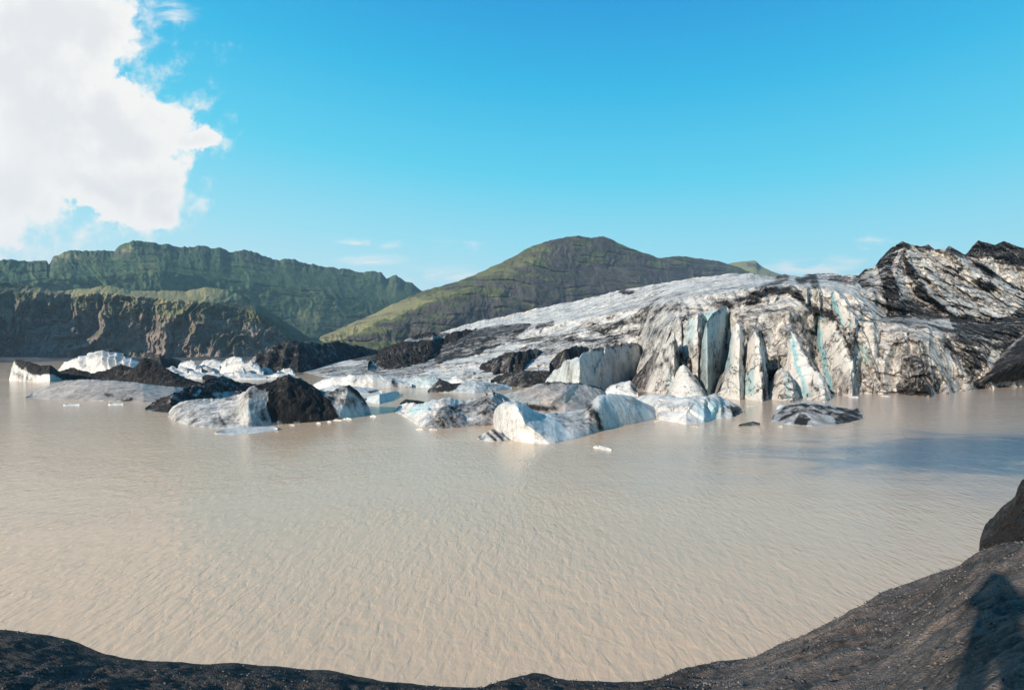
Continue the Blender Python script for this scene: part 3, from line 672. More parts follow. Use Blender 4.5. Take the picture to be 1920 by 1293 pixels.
# fins and blocks standing out of the front: (top outline, bearings left / crest / right at the water, range of crest, left and right setback)
def serac(top, xs, D0, dl, dr, wf, seed, dirt0=0.12, dirt=(), blue=(), blue0=0.0, mat=None, shape=(1.35, 1.0), amp=0.42, fac=0.55, label=None, name='serac'):
    xl, xc, xr = xs
    berg(name, mat or M_GLACIER, top, [(top[0][0], 740), (top[-1][0], 740)], baseD=[(xl, D0 + dl), (xc, D0), (xr, D0 + dr)], wf=wf, wb=9, shape=shape, amp=amp, nscale=0.42, fac=fac, fscale=0.42, step=0.9, nf=64, nb=8, parent=glacier, dirt0=dirt0, dirt=dirt, blue=blue, blue0=blue0, seed=seed, warp=5, wscale=0.07, drel=0.9, label=label)
L_ = 'line'; G_ = 'poly'
serac([(1192, 700), (1200, 672), (1210, 652), (1222, 638), (1238, 620), (1256, 604), (1272, 594), (1282, 612), (1288, 660), (1294, 720)], (1192, 1278, 1294), 73, 16, 8, 7, 100, dirt0=0.2, dirt=[(L_, [(1200, 670), (1240, 622)], 5, 0.4), (L_, [(1230, 660), (1262, 640)], 7, 0.5), (L_, [(1276, 600), (1288, 680)], 4, 0.45)])
serac([(1206, 738), (1214, 716), (1222, 700), (1230, 676), (1240, 655), (1250, 640), (1262, 622), (1270, 640), (1276, 690), (1284, 738)], (1206, 1264, 1284), 68, 9, 7, 5, 101, dirt0=-0.02, dirt=[(L_, [(1244, 655), (1262, 700)], 5, 0.5), (L_, [(1264, 640), (1276, 735)], 5, 0.5), (L_, [(1225, 690), (1240, 684)], 4, 0.45)], blue=[(L_, [(1258, 690), (1258, 735)], 4, 0.5)])
serac([(1246, 700), (1254, 650), (1266, 628), (1284, 606), (1300, 594), (1310, 588), (1316, 600), (1318, 650), (1326, 690), (1334, 720)], (1246, 1308, 1334), 71, 8, 8, 6, 102, dirt0=0.0, dirt=[(L_, [(1312, 630), (1316, 690)], 6, 0.55), (L_, [(1290, 640), (1296, 660)], 6, 0.5), (L_, [(1270, 622), (1300, 612)], 3, 0.4)], blue=[(L_, [(1296, 610), (1288, 660)], 9, 0.45)])
serac([(1246, 742), (1256, 722), (1266, 700), (1274, 688), (1282, 683), (1292, 692), (1304, 708), (1316, 726), (1328, 744), (1336, 750)], (1246, 1318, 1336), 61, 5, 6, 5.5, 103, dirt0=-0.3, dirt=[(L_, [(1284, 684), (1326, 745)], 4, 0.4), (L_, [(1246, 730), (1262, 745)], 5, 0.35)], amp=0.25, fac=0.2, shape=(1.1, 1))
serac([(1312, 690), (1316, 640), (1324, 606), (1336, 588), (1350, 578), (1362, 573), (1368, 582), (1368, 640), (1366, 700)], (1312, 1326, 1368), 68, 4, 14, 2.5, 104, dirt0=0.02, blue0=0.48, dirt=[(L_, [(1324, 600), (1364, 572)], 4, 0.45), (L_, [(1340, 690), (1360, 700)], 10, 0.4)], amp=0.3, fac=0.2)
serac([(1336, 748), (1342, 724), (1350, 706), (1360, 690), (1368, 650), (1373, 616), (1380, 607), (1388, 611), (1394, 630), (1398, 660), (1400, 720), (1404, 745)], (1336, 1386, 1404), 61.5, 6, 5, 5, 105, dirt0=-0.3, dirt=[(G_, [(1334, 752), (1346, 700), (1362, 690), (1352, 730)], 0.45), (L_, [(1394, 640), (1400, 740)], 4, 0.4)], blue=[(L_, [(1364, 640), (1362, 690)], 5, 0.6)])
serac([(1378, 748), (1386, 712), (1392, 680), (1398, 650), (1405, 638), (1411, 628), (1417, 622), (1424, 634), (1431, 670), (1438, 710), (1446, 750)], (1378, 1428, 1446), 59.5, 6, 6, 5, 106, dirt0=-0.25, dirt=[(L_, [(1428, 680), (1434, 748)], 5, 0.6), (L_, [(1384, 745), (1400, 690)], 3, 0.4), (L_, [(1396, 668), (1426, 664)], 2, 0.4)], blue=[(G_, [(1394, 700), (1412, 690), (1414, 745), (1398, 740)], 0.55)])
serac([(1436, 748), (1444, 715), (1454, 697), (1464, 690), (1476, 696), (1486, 712), (1494, 730), (1502, 750)], (1436, 1486, 1502), 59, 5, 6, 4, 107, dirt0=-0.1, dirt=[(L_, [(1440, 740), (1452, 705)], 5, 0.45)], blue=[(L_, [(1472, 704), (1478, 745)], 4, 0.6)], amp=0.3)
serac([(1464, 700), (1470, 650), (1476, 628), (1483, 620), (1492, 628), (1502, 645), (1514, 664), (1526, 682), (1538, 700), (1550, 724), (1558, 748)], (1464, 1538, 1558), 60.5, 9, 6, 6, 108, dirt0=-0.3, dirt=[(L_, [(1490, 624), (1556, 740)], 4, 0.42), (L_, [(1518, 720), (1530, 735)], 5, 0.3)], blue=[(L_, [(1486, 640), (1496, 690), (1512, 742)], 4, 0.75)])
serac([(1512, 738), (1518, 712), (1526, 698), (1536, 700), (1546, 715), (1556, 738), (1562, 748)], (1512, 1546, 1562), 59, 4, 5, 3.5, 109, dirt0=-0.3, dirt=[(L_, [(1522, 712), (1534, 730)], 4, 0.4)], amp=0.3, blue=[(L_, [(1514, 705), (1518, 742)], 4, 0.6)])
serac([(1528, 735), (1530, 670), (1533, 620), (1538, 590), (1550, 592), (1566, 602), (1578, 620), (1588, 640), (1598, 662), (1606, 690), (1614, 736)], (1528, 1596, 1614), 66.5, 10, 7, 5, 110, dirt0=-0.2, dirt=[(L_, [(1536, 588), (1570, 602), (1604, 672)], 7, 0.75), (G_, [(1560, 690), (1600, 690), (1614, 738), (1560, 740)], 0.34)], blue=[(L_, [(1533, 610), (1540, 660), (1560, 735)], 5, 0.85)])
serac([(1556, 610), (1560, 560), (1566, 545), (1576, 553), (1590, 572), (1604, 594), (1613, 602), (1610, 640), (1604, 690)], (1556, 1602, 1613), 74, 7, 6, 4, 111, dirt0=-0.25, dirt=[(L_, [(1568, 545), (1612, 602)], 2.5, 0.5)], blue=[(L_, [(1560, 560), (1576, 610)], 6, 0.85)])
serac([(1494, 590), (1500, 556), (1508, 542), (1518, 540), (1522, 575), (1524, 600)], (1494, 1512, 1524), 78, 4, 4, 3, 112, dirt0=0.12, dirt=[(L_, [(1512, 544), (1520, 590)], 3, 0.5)])
serac([(1522, 590), (1528, 552), (1534, 539), (1541, 548), (1543, 590)], (1522, 1536, 1543), 79, 4, 3, 3, 113, dirt0=0.1)
serac([(1590, 738), (1594, 700), (1600, 655), (1608, 620), (1616, 603), (1636, 606), (1650, 625), (1654, 670), (1660, 715), (1668, 738)], (1590, 1640, 1668), 71, 6, 6, 7, 114, dirt0=0.0, dirt=[(L_, [(1636, 612), (1656, 700)], 5, 0.4), (G_, [(1590, 700), (1640, 690), (1660, 740), (1590, 742)], 0.36)], blue=[(G_, [(1600, 640), (1622, 655), (1626, 684), (1608, 678)], 0.6)])
serac([(1644, 738), (1650, 700), (1662, 660), (1678, 630), (1692, 615), (1704, 622), (1708, 660), (1706, 700), (1712, 740)], (1644, 1700, 1712), 71, 6, 6, 7, 115, dirt0=0.05, dirt=[(L_, [(1690, 615), (1706, 700)], 5, 0.45), (L_, [(1660, 680), (1690, 720)], 4, 0.4)])
serac([(1676, 742), (1684, 710), (1696, 684), (1708, 672), (1722, 680), (1736, 700), (1748, 722), (1758, 742)], (1676, 1740, 1758), 67, 5, 7, 5, 116, dirt0=0.5, dirt=[(G_, [(1700, 690), (1730, 690), (1735, 742), (1690, 742)], 0.8)])
serac([(1706, 690), (1712, 650), (1722, 628), (1734, 634), (1748, 660), (1764, 690), (1782, 715), (1796, 736)], (1706, 1778, 1796), 70.5, 8, 6, 6, 117, dirt0=0.24, dirt=[(L_, [(1730, 640), (1790, 735)], 5, 0.6)])
serac([(1744, 700), (1756, 656), (1770, 632), (1788, 640), (1806, 668), (1820, 694), (1836, 728)], (1744, 1818, 1836), 76, 8, 7, 6, 118, dirt0=0.26, dirt=[(L_, [(1775, 640), (1828, 720)], 6, 0.6)])
serac([(1176, 726), (1188, 708), (1200, 694), (1212, 680), (1224, 664), (1234, 660), (1240, 690), (1246, 738)], (1176, 1234, 1246), 77, 8, 6, 4, 119, dirt0=0.62, mat=M_DEBRIS, name='debris_ridge')

# far right peaks, the dirty ice mountain and the hummock before it
pk = [(1780, 500), (1800, 486), (1815, 473), (1823, 462), (1835, 450), (1850, 455), (1865, 459), (1882, 451), (1900, 460), (1920, 466), (1960, 455), (2040, 480)]
sheet('ice_peak', M_GLACIER, [[(1780, 620, 165), (2040, 620, 165)], [(1780, 540, 172), (2040, 540, 172)], [(a, b, 182) for a, b in pk]], 240, [40, 50], amp=1.1, nscale=0.12, fac=1.7, fscale=0.17, edge=0.35, drel=2.0, seed=5, crag=3, flute=0.8, fx=0.05, fdir=-0.6, dirt0=0.2,
      dirt=[('poly', [(1780, 430), (2040, 430), (2040, 492), (1900, 490), (1870, 485), (1830, 480), (1780, 500)], 0.8), ('line', [(1880, 490), (2000, 505)], 4, 0.7)])
mt = [(1575, 530), (1590, 516), (1610, 516), (1622, 504), (1640, 501), (1650, 486), (1670, 465), (1692, 452), (1710, 460), (1727, 461), (1741, 458), (1752, 467), (1772, 469), (1779, 460), (1795, 469), (1815, 480), (1840, 492), (1865, 510), (1890, 528), (1915, 542), (1960, 560), (2040, 580)]
sheet('ice_mountain', M_GLACIER,
      [[(1575, 640, 88), (1700, 640, 95), (2040, 660, 100)], [(1575, 590, 92), (1640, 590, 97), (1700, 585, 103), (1800, 590, 108), (1920, 600, 110), (2040, 610, 112)], [(1575, 555, 99), (1640, 545, 104), (1700, 520, 116), (1800, 530, 120), (1920, 570, 122), (2040, 590, 124)], [(a, b, 130) for a, b in mt]], 480, [40, 60, 60],
      amp=0.9, nscale=0.16, fac=1.7, fscale=0.22, edge=0.38, drel=2.0, seed=7, crag=3, flute=0.7, fx=0.045, fdir=-0.7,
      ridges=[([(1692, 458), (1680, 510), (1690, 570)], 26, 14, 2.0), ([(1700, 480), (1730, 540), (1790, 590)], 14, 16, 2.4), ([(1780, 470), (1840, 520), (1920, 560)], 18, 12, 1.8), ([(1730, 500), (1780, 560), (1800, 590)], 12, 12, 1.4), ([(1632, 515), (1640, 560)], 12, 6, 1.6), ([(1612, 520), (1622, 560)], 12, 8, 1.4)],
      dirt0=0.2,
      dirt=[('poly', [(1692, 450), (1640, 495), (1655, 530), (1662, 580), (1690, 590), (1684, 540), (1672, 500)], 0.70), ('line', [(1610, 516), (1650, 486), (1692, 454), (1745, 462), (1800, 474), (1850, 505), (1930, 548)], 6, 0.70),
            ('poly', [(1690, 470), (1712, 500), (1740, 545), (1730, 560), (1700, 510)], 0.7), ('poly', [(1665, 565), (1720, 560), (1770, 590), (1880, 596), (1920, 575), (2040, 580), (2040, 650), (1640, 650), (1660, 600)], 0.70), ('line', [(1840, 530), (1860, 540)], 9, 0.8), ('line', [(1590, 525), (1625, 530)], 6, 0.6), ('line', [(1720, 545), (1790, 600)], 7, 0.75)])
hm_base = wl([(1570, 741), (1600, 738), (1640, 736), (1690, 738), (1740, 742), (1760, 738), (1785, 732), (1850, 726), (1930, 724)])
HM = seracs([(1590, 602), (1640, 598), (1700, 600), (1780, 605), (1850, 625)], [(1590, 738), (1690, 738), (1740, 742), (1850, 726), (1900, 724)], 16, 79, lean=(0, 70), amp=(1.0, 2.6), wl=(12, 28), skip=(0.1, 0.6))
sheet('ice_hummock', M_GLACIER,
      [hm_base, [(1570, 690, 74), (1640, 690, 76), (1700, 690, 75), (1740, 690, 71), (1800, 680, 81), (1930, 680, 90)], [(1570, 640, 76), (1640, 640, 79), (1700, 630, 79), (1740, 640, 77), (1800, 640, 87), (1930, 640, 95)], [(1570, 620, 79), (1600, 602, 80), (1640, 602, 82), (1690, 606, 84), (1740, 612, 86), (1800, 620, 92), (1850, 622, 96), (1930, 610, 100)], [(1570, 606, 86), (1600, 597, 88), (1640, 595, 92), (1700, 592, 98), (1780, 596, 104), (1850, 604, 107), (1930, 592, 108)]], 420, [50, 50, 30, 20],
      amp=0.8, nscale=0.2, fac=0.9, fscale=0.3, edge=0.3, drel=1.5, seed=9, crag=2, flute=0.4, fx=0.05, fdir=-0.4,
      ridges=[([(1618, 600), (1610, 650), (1640, 700), (1650, 738)], 24, 18, 1.6), ([(1690, 612), (1660, 670), (1655, 735)], 24, 22, 1.6), ([(1700, 668), (1730, 690), (1745, 742)], 30, 12, 2.4), ([(1722, 625), (1742, 665), (1790, 735)], 10, 20, 1.8), ([(1790, 620), (1840, 690), (1850, 722)], 20, 14, 2.0), ([(1608, 640), (1618, 690)], 8, 9, -1.8), ([(1725, 640), (1735, 700), (1755, 735)], 6, 9, -1.8), ([(1770, 640), (1810, 690), (1830, 720)], 10, 10, -1.4)] + HM,
      dirt0=0.2,
      dirt=[('line', [(1610, 597), (1680, 592), (1760, 596)], 4, 0.8), ('line', [(1640, 604), (1720, 604), (1780, 620), (1830, 660)], 6, 0.5), ('poly', [(1690, 675), (1715, 665), (1750, 690), (1775, 740), (1680, 742)], 0.6), ('poly', [(1780, 596), (1930, 590), (1930, 640), (1870, 660), (1800, 640)], 0.78), ('line', [(1770, 640), (1820, 700)], 8, 0.55), ('poly', [(1580, 690), (1640, 690), (1680, 735), (1590, 738)], 0.33), ('line', [(1590, 640), (1605, 690)], 6, 0.5), ('poly', [(1800, 660), (1860, 650), (1850, 690), (1820, 690)], 0.6)],
      blue=[('poly', [(1598, 640), (1625, 650), (1630, 685), (1605, 680)], 0.6), ('line', [(1725, 640), (1740, 700)], 5, 0.5)])
# dark moraine slope at the right-hand end
mr = [(1800, 728), (1822, 715), (1840, 700), (1868, 670), (1890, 650), (1905, 637), (1930, 620), (1990, 590), (2060, 560)]
sheet('moraine_slope', M_DEBRIS, [wl([(1800, 731), (1850, 727), (1920, 723), (2060, 718)]), [(a, b * 0.5 + 363, 78 + (a - 1800) * 0.02) for a, b in mr], [(a, b, 84 + (a - 1800) * 0.06) for a, b in mr]], 260, [50, 50], amp=0.5, nscale=0.25, seed=13, crag=1.5, dirt0=0.85, flute=0.3, fx=0.07, fdir=0.8, dirt=[('line', [(1840, 703), (1905, 640), (1960, 600)], 3, 0.4), ('line', [(1840, 722), (1920, 716)], 3, 0.4)], label='dark brown moraine slope at the right end of the ice')

# debris ridges lying in the ice tongue (parts of the glacier)
def ridge_part(name, top, base, D0, **kw):
    bD = [(a, D0 + 0.0, ) for a, b in base]
    return berg(name, M_DEBRIS, top, base, parent=glacier, baseD=bD if not isinstance(D0, list) else D0, **kw)
berg('debris_ridge', M_DEBRIS, [(452, 690), (470, 675), (490, 660), (510, 648), (535, 640), (555, 637), (575, 642), (600, 645), (630, 640), (660, 646), (690, 652), (715, 658), (735, 672)], [(452, 697), (500, 699), (560, 695), (620, 686), (735, 676)],
     baseD=[(452, 150), (500, 150), (560, 152), (620, 170), (735, 205)], wf=16, wb=16, shape=(1.2, 1.0), amp=1.5, nscale=0.2, parent=glacier, dirt0=0.80, seed=3, ridges=[([(490, 662), (480, 697)], 8, 8, 2), ([(520, 648), (505, 697)], 8, 8, 3), ([(548, 640), (532, 695)], 8, 8, 3), ([(580, 645), (566, 690)], 10, 8, 3), ([(610, 645), (600, 685)], 8, 8, 3)], dirt=[('poly', [(445, 700), (452, 688), (485, 665), (475, 700)], 0.2)], nf=50)
berg('debris_ridge', M_DEBRIS, [(690, 682), (720, 654), (755, 640), (770, 632), (790, 628), (815, 625), (830, 634), (860, 622), (900, 618), (930, 616), (950, 610), (985, 608), (1000, 605)], [(690, 690), (740, 694), (800, 686), (850, 676), (900, 664), (950, 645), (1000, 625)],
     baseD=[(690, 125), (740, 114), (800, 118), (850, 126), (900, 140), (950, 155), (1000, 178)], wf=60, wb=14, shape=(1.1, 1.0), amp=2.0, nscale=0.17, parent=glacier, dirt0=0.95, drel=3.0, seed=4, dirt=[('poly', [(690, 690), (730, 655), (800, 640), (770, 690)], 0.85), ('line', [(860, 655), (960, 622)], 4, 0.3), ('line', [(760, 640), (830, 632)], 3, 0.3)], nf=60,
     ridges=[([(775, 634), (750, 690)], 12, 10, 3), ([(818, 628), (800, 685)], 12, 10, 4), ([(860, 625), (850, 675)], 12, 10, 3), ([(900, 622), (905, 660)], 12, 10, 3)])
berg('debris_ridge', M_DEBRIS, [(700, 697), (725, 690), (745, 684), (765, 683), (775, 690), (800, 686), (812, 690)], [(700, 702), (760, 704), (812, 696)], baseD=[(700, 122), (812, 120)], wf=6, wb=6, amp=0.9, nscale=0.4, parent=glacier, dirt0=0.85, seed=5)
berg('debris_ridge', M_DEBRIS, [(888, 698), (905, 682), (925, 672), (945, 662), (965, 660), (985, 657), (1005, 653), (1018, 660), (1026, 668)], [(888, 702), (930, 706), (970, 702), (1026, 684)], baseD=[(888, 102), (970, 98), (1026, 112)], wf=9, wb=8, shape=(1.3, 1), amp=0.9, nscale=0.35, parent=glacier, dirt0=0.78, seed=6,
     ridges=[([(935, 668), (928, 705)], 8, 7, 2), ([(960, 662), (952, 702)], 8, 7, 2), ([(985, 659), (980, 698)], 8, 7, 2), ([(1008, 655), (1004, 690)], 8, 6, 2)])
berg('debris_ridge', M_DEBRIS, [(920, 712), (945, 702), (970, 697), (1000, 695), (1030, 696), (1055, 700), (1085, 702)], [(920, 722), (980, 726), (1040, 724), (1085, 720)], wf=6, wb=6, amp=0.8, nscale=0.4, parent=glacier, dirt0=0.75, seed=7)
berg('debris_ridge', M_DEBRIS, [(1030, 682), (1045, 665), (1060, 655), (1080, 648), (1100, 650), (1116, 657), (1122, 668)], [(1030, 700), (1060, 700), (1122, 690)], baseD=[(1030, 92), (1060, 86), (1122, 104)], wf=6, wb=6, shape=(1.3, 1), amp=0.6, nscale=0.4, parent=glacier, dirt0=0.72, seed=8)
# sheer block at the left foot of the cliff
berg('ice_block', M_BERG, [(1012, 718), (1026, 708), (1036, 696), (1050, 690), (1058, 676), (1066, 674), (1086, 665), (1102, 655), (1125, 648), (1160, 645), (1190, 641), (1208, 645), (1218, 658), (1228, 700)], [(1012, 724), (1060, 728), (1140, 728), (1228, 722)],
     baseD=[(1012, 90), (1045, 82), (1075, 72), (1086, 71), (1140, 85), (1228, 114)], wf=3.0, wb=9, shape=(1.8, 0.85), amp=0.9, nscale=0.3, parent=glacier, dirt0=0.06, seed=9, fac=1.0, fscale=0.3, blue0=0.2, ridges=[([(1086, 668), (1080, 725)], 10, 10, 0.8), ([(1060, 690), (1052, 725)], 10, 8, 0.8)], dirt=[('line', [(1100, 655), (1215, 642)], 4, 0.5), ('line', [(1185, 720), (1220, 670)], 12, 0.55), ('line', [(1066, 680), (1070, 720)], 4, 0.4)], nf=50)

# ------------------------------------------------------------------ icebergs (each its own thing)
D, C, B_ = 'line', 'poly', 'poly'
berg('iceberg', M_BERG, [(18, 710), (22, 690), (28, 676), (40, 675), (58, 679), (78, 686), (98, 685), (108, 694), (114, 702), (120, 710)], [(18, 713), (50, 715), (95, 716), (120, 712)],
     'pale blue iceberg with a black debris cap and dark drip streaks, leftmost on the water', wf=3.5, wb=6, shape=(2.2, 0.7), amp=0.4, nscale=0.35, seed=21, dirt=[('poly', [(26, 668), (60, 668), (100, 674), (128, 695), (124, 716), (108, 706), (92, 700), (75, 704), (55, 699), (40, 691), (30, 684)], 1.0), ('line', [(25, 700), (60, 714)], 2, 0.6), ('line', [(48, 690), (52, 712)], 1.6, 0.6), ('line', [(66, 694), (68, 712)], 1.8, 0.6)], warp=2)
berg('iceberg', M_WHITE, [(108, 694), (120, 683), (135, 676), (150, 671), (165, 667), (180, 661), (192, 657), (202, 655), (215, 659), (232, 663), (250, 669), (262, 675), (280, 688), (292, 700)], [(108, 698), (150, 702), (200, 704), (292, 704)],
     'bright white fluted iceberg rising behind the black debris mound', wf=6, wb=12, shape=(1.6, 0.8), amp=1.0, nscale=0.3, seed=22, fac=0.4, fscale=0.35, ridges=[([(130 + 14 * i, 674 - 4 * min(i, 5)), (126 + 14 * i, 700)], 7, 7, 1.6) for i in range(10)], dirt=[('line', [(196, 654), (235, 662), (265, 676)], 2.5, 0.85), ('line', [(170, 670), (200, 664)], 4, 0.3)], warp=2, nf=44)
berg('debris_mound', M_DEBRIS, [(98, 704), (112, 698), (125, 692), (142, 690), (158, 697), (178, 700), (200, 695), (215, 688), (228, 683), (245, 690), (262, 694), (275, 706)], [(98, 709), (150, 712), (210, 713), (275, 714)],
     'long low mound of black gritty ice before the white fluted iceberg', 'ice mound', wf=5, wb=7, amp=1.0, nscale=0.5, seed=23, dirt0=0.9)
berg('debris_mound', M_DEBRIS, [(256, 680), (270, 668), (290, 665), (310, 667), (330, 672), (345, 680), (360, 686)], [(256, 690), (300, 692), (360, 690)],
     'far low black debris mound behind the black cone', 'ice mound', wf=8, wb=12, amp=1.6, nscale=0.25, seed=24, dirt0=0.8)
berg('debris_cone', M_DEBRIS, [(200, 718), (220, 712), (240, 702), (258, 688), (270, 676), (278, 671), (286, 673), (298, 680), (312, 691), (330, 700), (352, 710), (378, 718), (402, 724)], [(200, 721), (250, 724), (320, 727), (402, 727)],
     'sharp black cone of debris covered ice with a tail running right', 'ice mound', wf=6, wb=7, shape=(1.1, 1), amp=0.5, nscale=0.6, seed=25, dirt0=0.95, ridges=[([(278, 672), (262, 722)], 26, 10, 1.2)], nf=44)
berg('iceberg', M_GREY, [(50, 744), (70, 732), (95, 721), (125, 713), (165, 711), (210, 713), (255, 717), (300, 723), (345, 727), (368, 734)], [(50, 746), (100, 748), (180, 751), (270, 753), (330, 750), (368, 742)],
     'broad smooth grey iceberg lying flat in front of the black cone', wf=9, wb=7, shape=(1.5, 0.9), amp=0.22, nscale=0.5, seed=26, dirt0=0.12, dirt=[('line', [(230, 752), (245, 748)], 3, 0.85), ('line', [(200, 740), (210, 740)], 3, 0.6)], nf=50)
berg('iceberg', M_BERG, [(273, 766), (292, 755), (310, 747), (330, 738), (355, 729), (375, 720), (398, 709), (420, 706), (440, 714), (465, 720), (490, 722), (515, 726)], [(273, 768), (300, 772), (330, 774), (360, 766), (420, 755), (470, 752), (515, 748)],
     'long black ridged iceberg between the flat grey one and the dark pyramid', wf=5, wb=6, shape=(1.3, 1), amp=0.5, nscale=0.5, seed=27, dirt0=0.85, ridges=[([(352, 732), (345, 760)], 5, 5, 0.9), ([(368, 728), (360, 758)], 5, 5, 0.9), ([(335, 738), (325, 770)], 5, 5, 0.7)], dirt=[('line', [(366, 727), (358, 745)], 2.5, 0.2), ('line', [(375, 732), (370, 742)], 2.5, 0.2), ('poly', [(395, 735), (470, 733), (490, 745), (410, 752)], 0.5)], nf=44)
berg('iceberg', M_BERG, [(316, 776), (325, 764), (340, 754), (375, 750), (410, 748), (440, 744), (462, 735), (480, 725), (500, 716), (522, 709), (541, 701), (556, 708), (575, 716), (590, 724), (605, 736), (625, 732), (645, 725), (657, 723), (672, 735), (684, 748), (692, 762), (696, 776)], [(316, 780), (330, 790), (355, 797), (400, 803), (440, 803), (470, 802), (520, 796), (600, 790), (660, 783), (696, 776)],
     'biggest floating iceberg, a dark dirt pyramid with pale grey left flank and bluish right end', wf=6.5, wb=8, shape=(1.7, 0.95), amp=0.4, nscale=0.45, seed=28, dirt0=0.3, wfc=[(316, 5), (400, 9), (450, 8), (478, 3.5), (541, 3.2), (640, 2.4), (696, 2)], drel=0.45,
     ridges=[([(478, 728), (470, 802)], 30, 40, 1.0), ([(655, 728), (640, 785)], 20, 12, 0.5)],
     dirt=[('poly', [(486, 722), (541, 695), (585, 716), (606, 732), (632, 770), (640, 784), (600, 792), (512, 798), (503, 770), (505, 745)], 0.85), ('line', [(600, 740), (630, 732), (657, 724), (680, 742), (684, 752)], 7, 0.72), ('line', [(620, 745), (660, 755)], 9, 0.6), ('line', [(470, 740), (500, 735)], 7, 0.5), ('line', [(390, 765), (440, 745)], 4, 0.45), ('line', [(408, 775), (425, 800)], 2, 0.6), ('line', [(515, 796), (560, 792)], 3, 0.25)],
     blue=[('poly', [(620, 770), (696, 745), (696, 780), (640, 786)], 0.35), ('poly', [(474, 750), (500, 745), (505, 798), (470, 802)], 0.25)], nf=60)
berg('ice_floe', M_WHITE, [(403, 810), (425, 804), (455, 801), (490, 800), (515, 800), (523, 803)], [(403, 813), (440, 815), (480, 812), (523, 806)], 'flat white ice shelf at the foot of the dark pyramid iceberg', 'ice floe', wf=2.5, wb=2, amp=0.08, seed=29, dirt0=0.08, nf=20)
# the jam of white ice far behind
for i, (t_, b_, lab) in enumerate([
    ([(334, 688), (340, 679), (352, 676), (366, 678), (378, 690)], [(334, 699), (378, 700)], 'far white ice block beside the low black debris mound'),
    ([(370, 688), (382, 676), (400, 673), (414, 678), (424, 690)], [(370, 698), (424, 699)], 'far white ice block with a rounded top, second in the white jam'),
    ([(412, 686), (425, 674), (440, 668), (452, 669), (462, 680), (470, 692)], [(412, 699), (470, 701)], 'tallest far white ice block in the jam left of the dark ridge'),
    ([(452, 690), (460, 681), (472, 676), (486, 684), (494, 696)], [(452, 702), (494, 703)], 'greyish ice block touching the left foot of the dark ridge'),
    ([(300, 700), (312, 692), (330, 693), (344, 698), (352, 704)], [(300, 707), (352, 708)], 'low white floe just right of the black cone'),
    ([(340, 703), (360, 697), (385, 700), (412, 703), (424, 706)], [(340, 709), (424, 710)], 'long thin white floe in front of the white jam'),
    ([(420, 704), (440, 698), (470, 699), (500, 704), (515, 708)], [(420, 711), (515, 711)], 'long low white floe before the dark ridge foot'),
    ([(500, 706), (520, 700), (545, 702), (560, 708)], [(500, 711), (560, 712)], 'small pale floe by the tip of the grey ice tongue'),
    ([(380, 708), (392, 703), (404, 705), (412, 709)], [(380, 712), (412, 712)], 'little dark floe amid the white jam')]):
    berg('ice_block' if i < 4 else 'ice_floe', M_WHITE if i != 8 else M_DEBRIS, t_, b_, lab, 'ice block' if i < 4 else 'ice floe', wf=6, wb=6, shape=(2, 0.8), amp=0.7, nscale=0.3, fac=0.7, fscale=0.25, seed=40 + i, step=0.8, dirt0=0.12 if i not in (3, 8) else (0.3 if i == 3 else 0.9), group='white ice jam behind the black cone', nf=24)
g_ = np.random.default_rng(11)
for k, (x, yb) in enumerate([(598, 794), (618, 791), (634, 788), (652, 786), (700, 781), (548, 797), (788, 806), (812, 806), (1215, 764), (1232, 790), (1300, 800), (1408, 762), (1505, 758), (1600, 745), (1462, 800), (1660, 743)]):
    w_ = g_.uniform(4, 9); h_ = g_.uniform(2, 5)
    berg('brash_ice', M_BERG if k % 3 == 0 else M_WHITE, [(x - w_, yb - 0.8), (x - w_ * 0.3, yb - h_), (x + w_ * 0.5, yb - h_ * 0.7), (x + w_, yb - 0.6)], [(x - w_, yb), (x + w_, yb + 0.3)],
         'little bit of brash ice floating at the waterline of a larger berg', 'ice chunk', wf=0.5, wb=0.5, shape=(2, 0.8), amp=0.08, nscale=1.5, seed=120 + k, step=0.7, dirt0=float(g_.choice([0.0, 0.2])), group='brash ice along the waterlines', nf=14, nb=8)
g_ = np.random.default_rng(3)
for k in range(16):
    x = 305 + 16 * k + g_.uniform(-5, 5); yb = g_.uniform(697, 708); w_ = g_.uniform(9, 20); h_ = g_.uniform(5, 17) * (0.6 if yb > 704 else 1)
    berg('ice_chunk', M_BERG if k % 4 == 1 else M_WHITE, [(x - w_, yb - 1.5), (x - w_ * 0.5, yb - h_ * g_.uniform(0.5, 0.9)), (x + w_ * g_.uniform(-0.2, 0.2), yb - h_), (x + w_ * 0.6, yb - h_ * g_.uniform(0.4, 0.9)), (x + w_, yb - 1)], [(x - w_, yb), (x + w_, yb + 0.5)],
         'one of the small jumbled ice chunks packed in the white ice jam', 'ice chunk', wf=4, wb=4, shape=(2, 0.8), amp=0.7, nscale=0.35, fac=0.8, fscale=0.3, seed=80 + k, step=0.8, dirt0=float(g_.choice([0.0, 0.1, 0.3])), group='small ice chunks in the white ice jam', nf=18, nb=10)
berg('ice_shelf', M_WHITE, [(586, 722), (606, 712), (628, 706), (660, 703), (700, 703), (730, 707), (742, 710), (756, 716), (772, 720)], [(586, 727), (650, 728), (700, 728), (772, 726)], 'long low white ice shelf with vertical cracks behind the dark pyramid', 'ice shelf', wf=2, wb=8, shape=(2.6, 0.6), amp=0.3, nscale=0.4, fac=0.35, fscale=0.35, seed=51, dirt0=0.05, dirt=[('line', [(735, 712), (742, 724)], 4, 0.6), ('line', [(668, 705), (664, 724)], 1.6, 0.5), ('line', [(610, 726), (770, 726)], 1.5, 0.4)], warp=2)
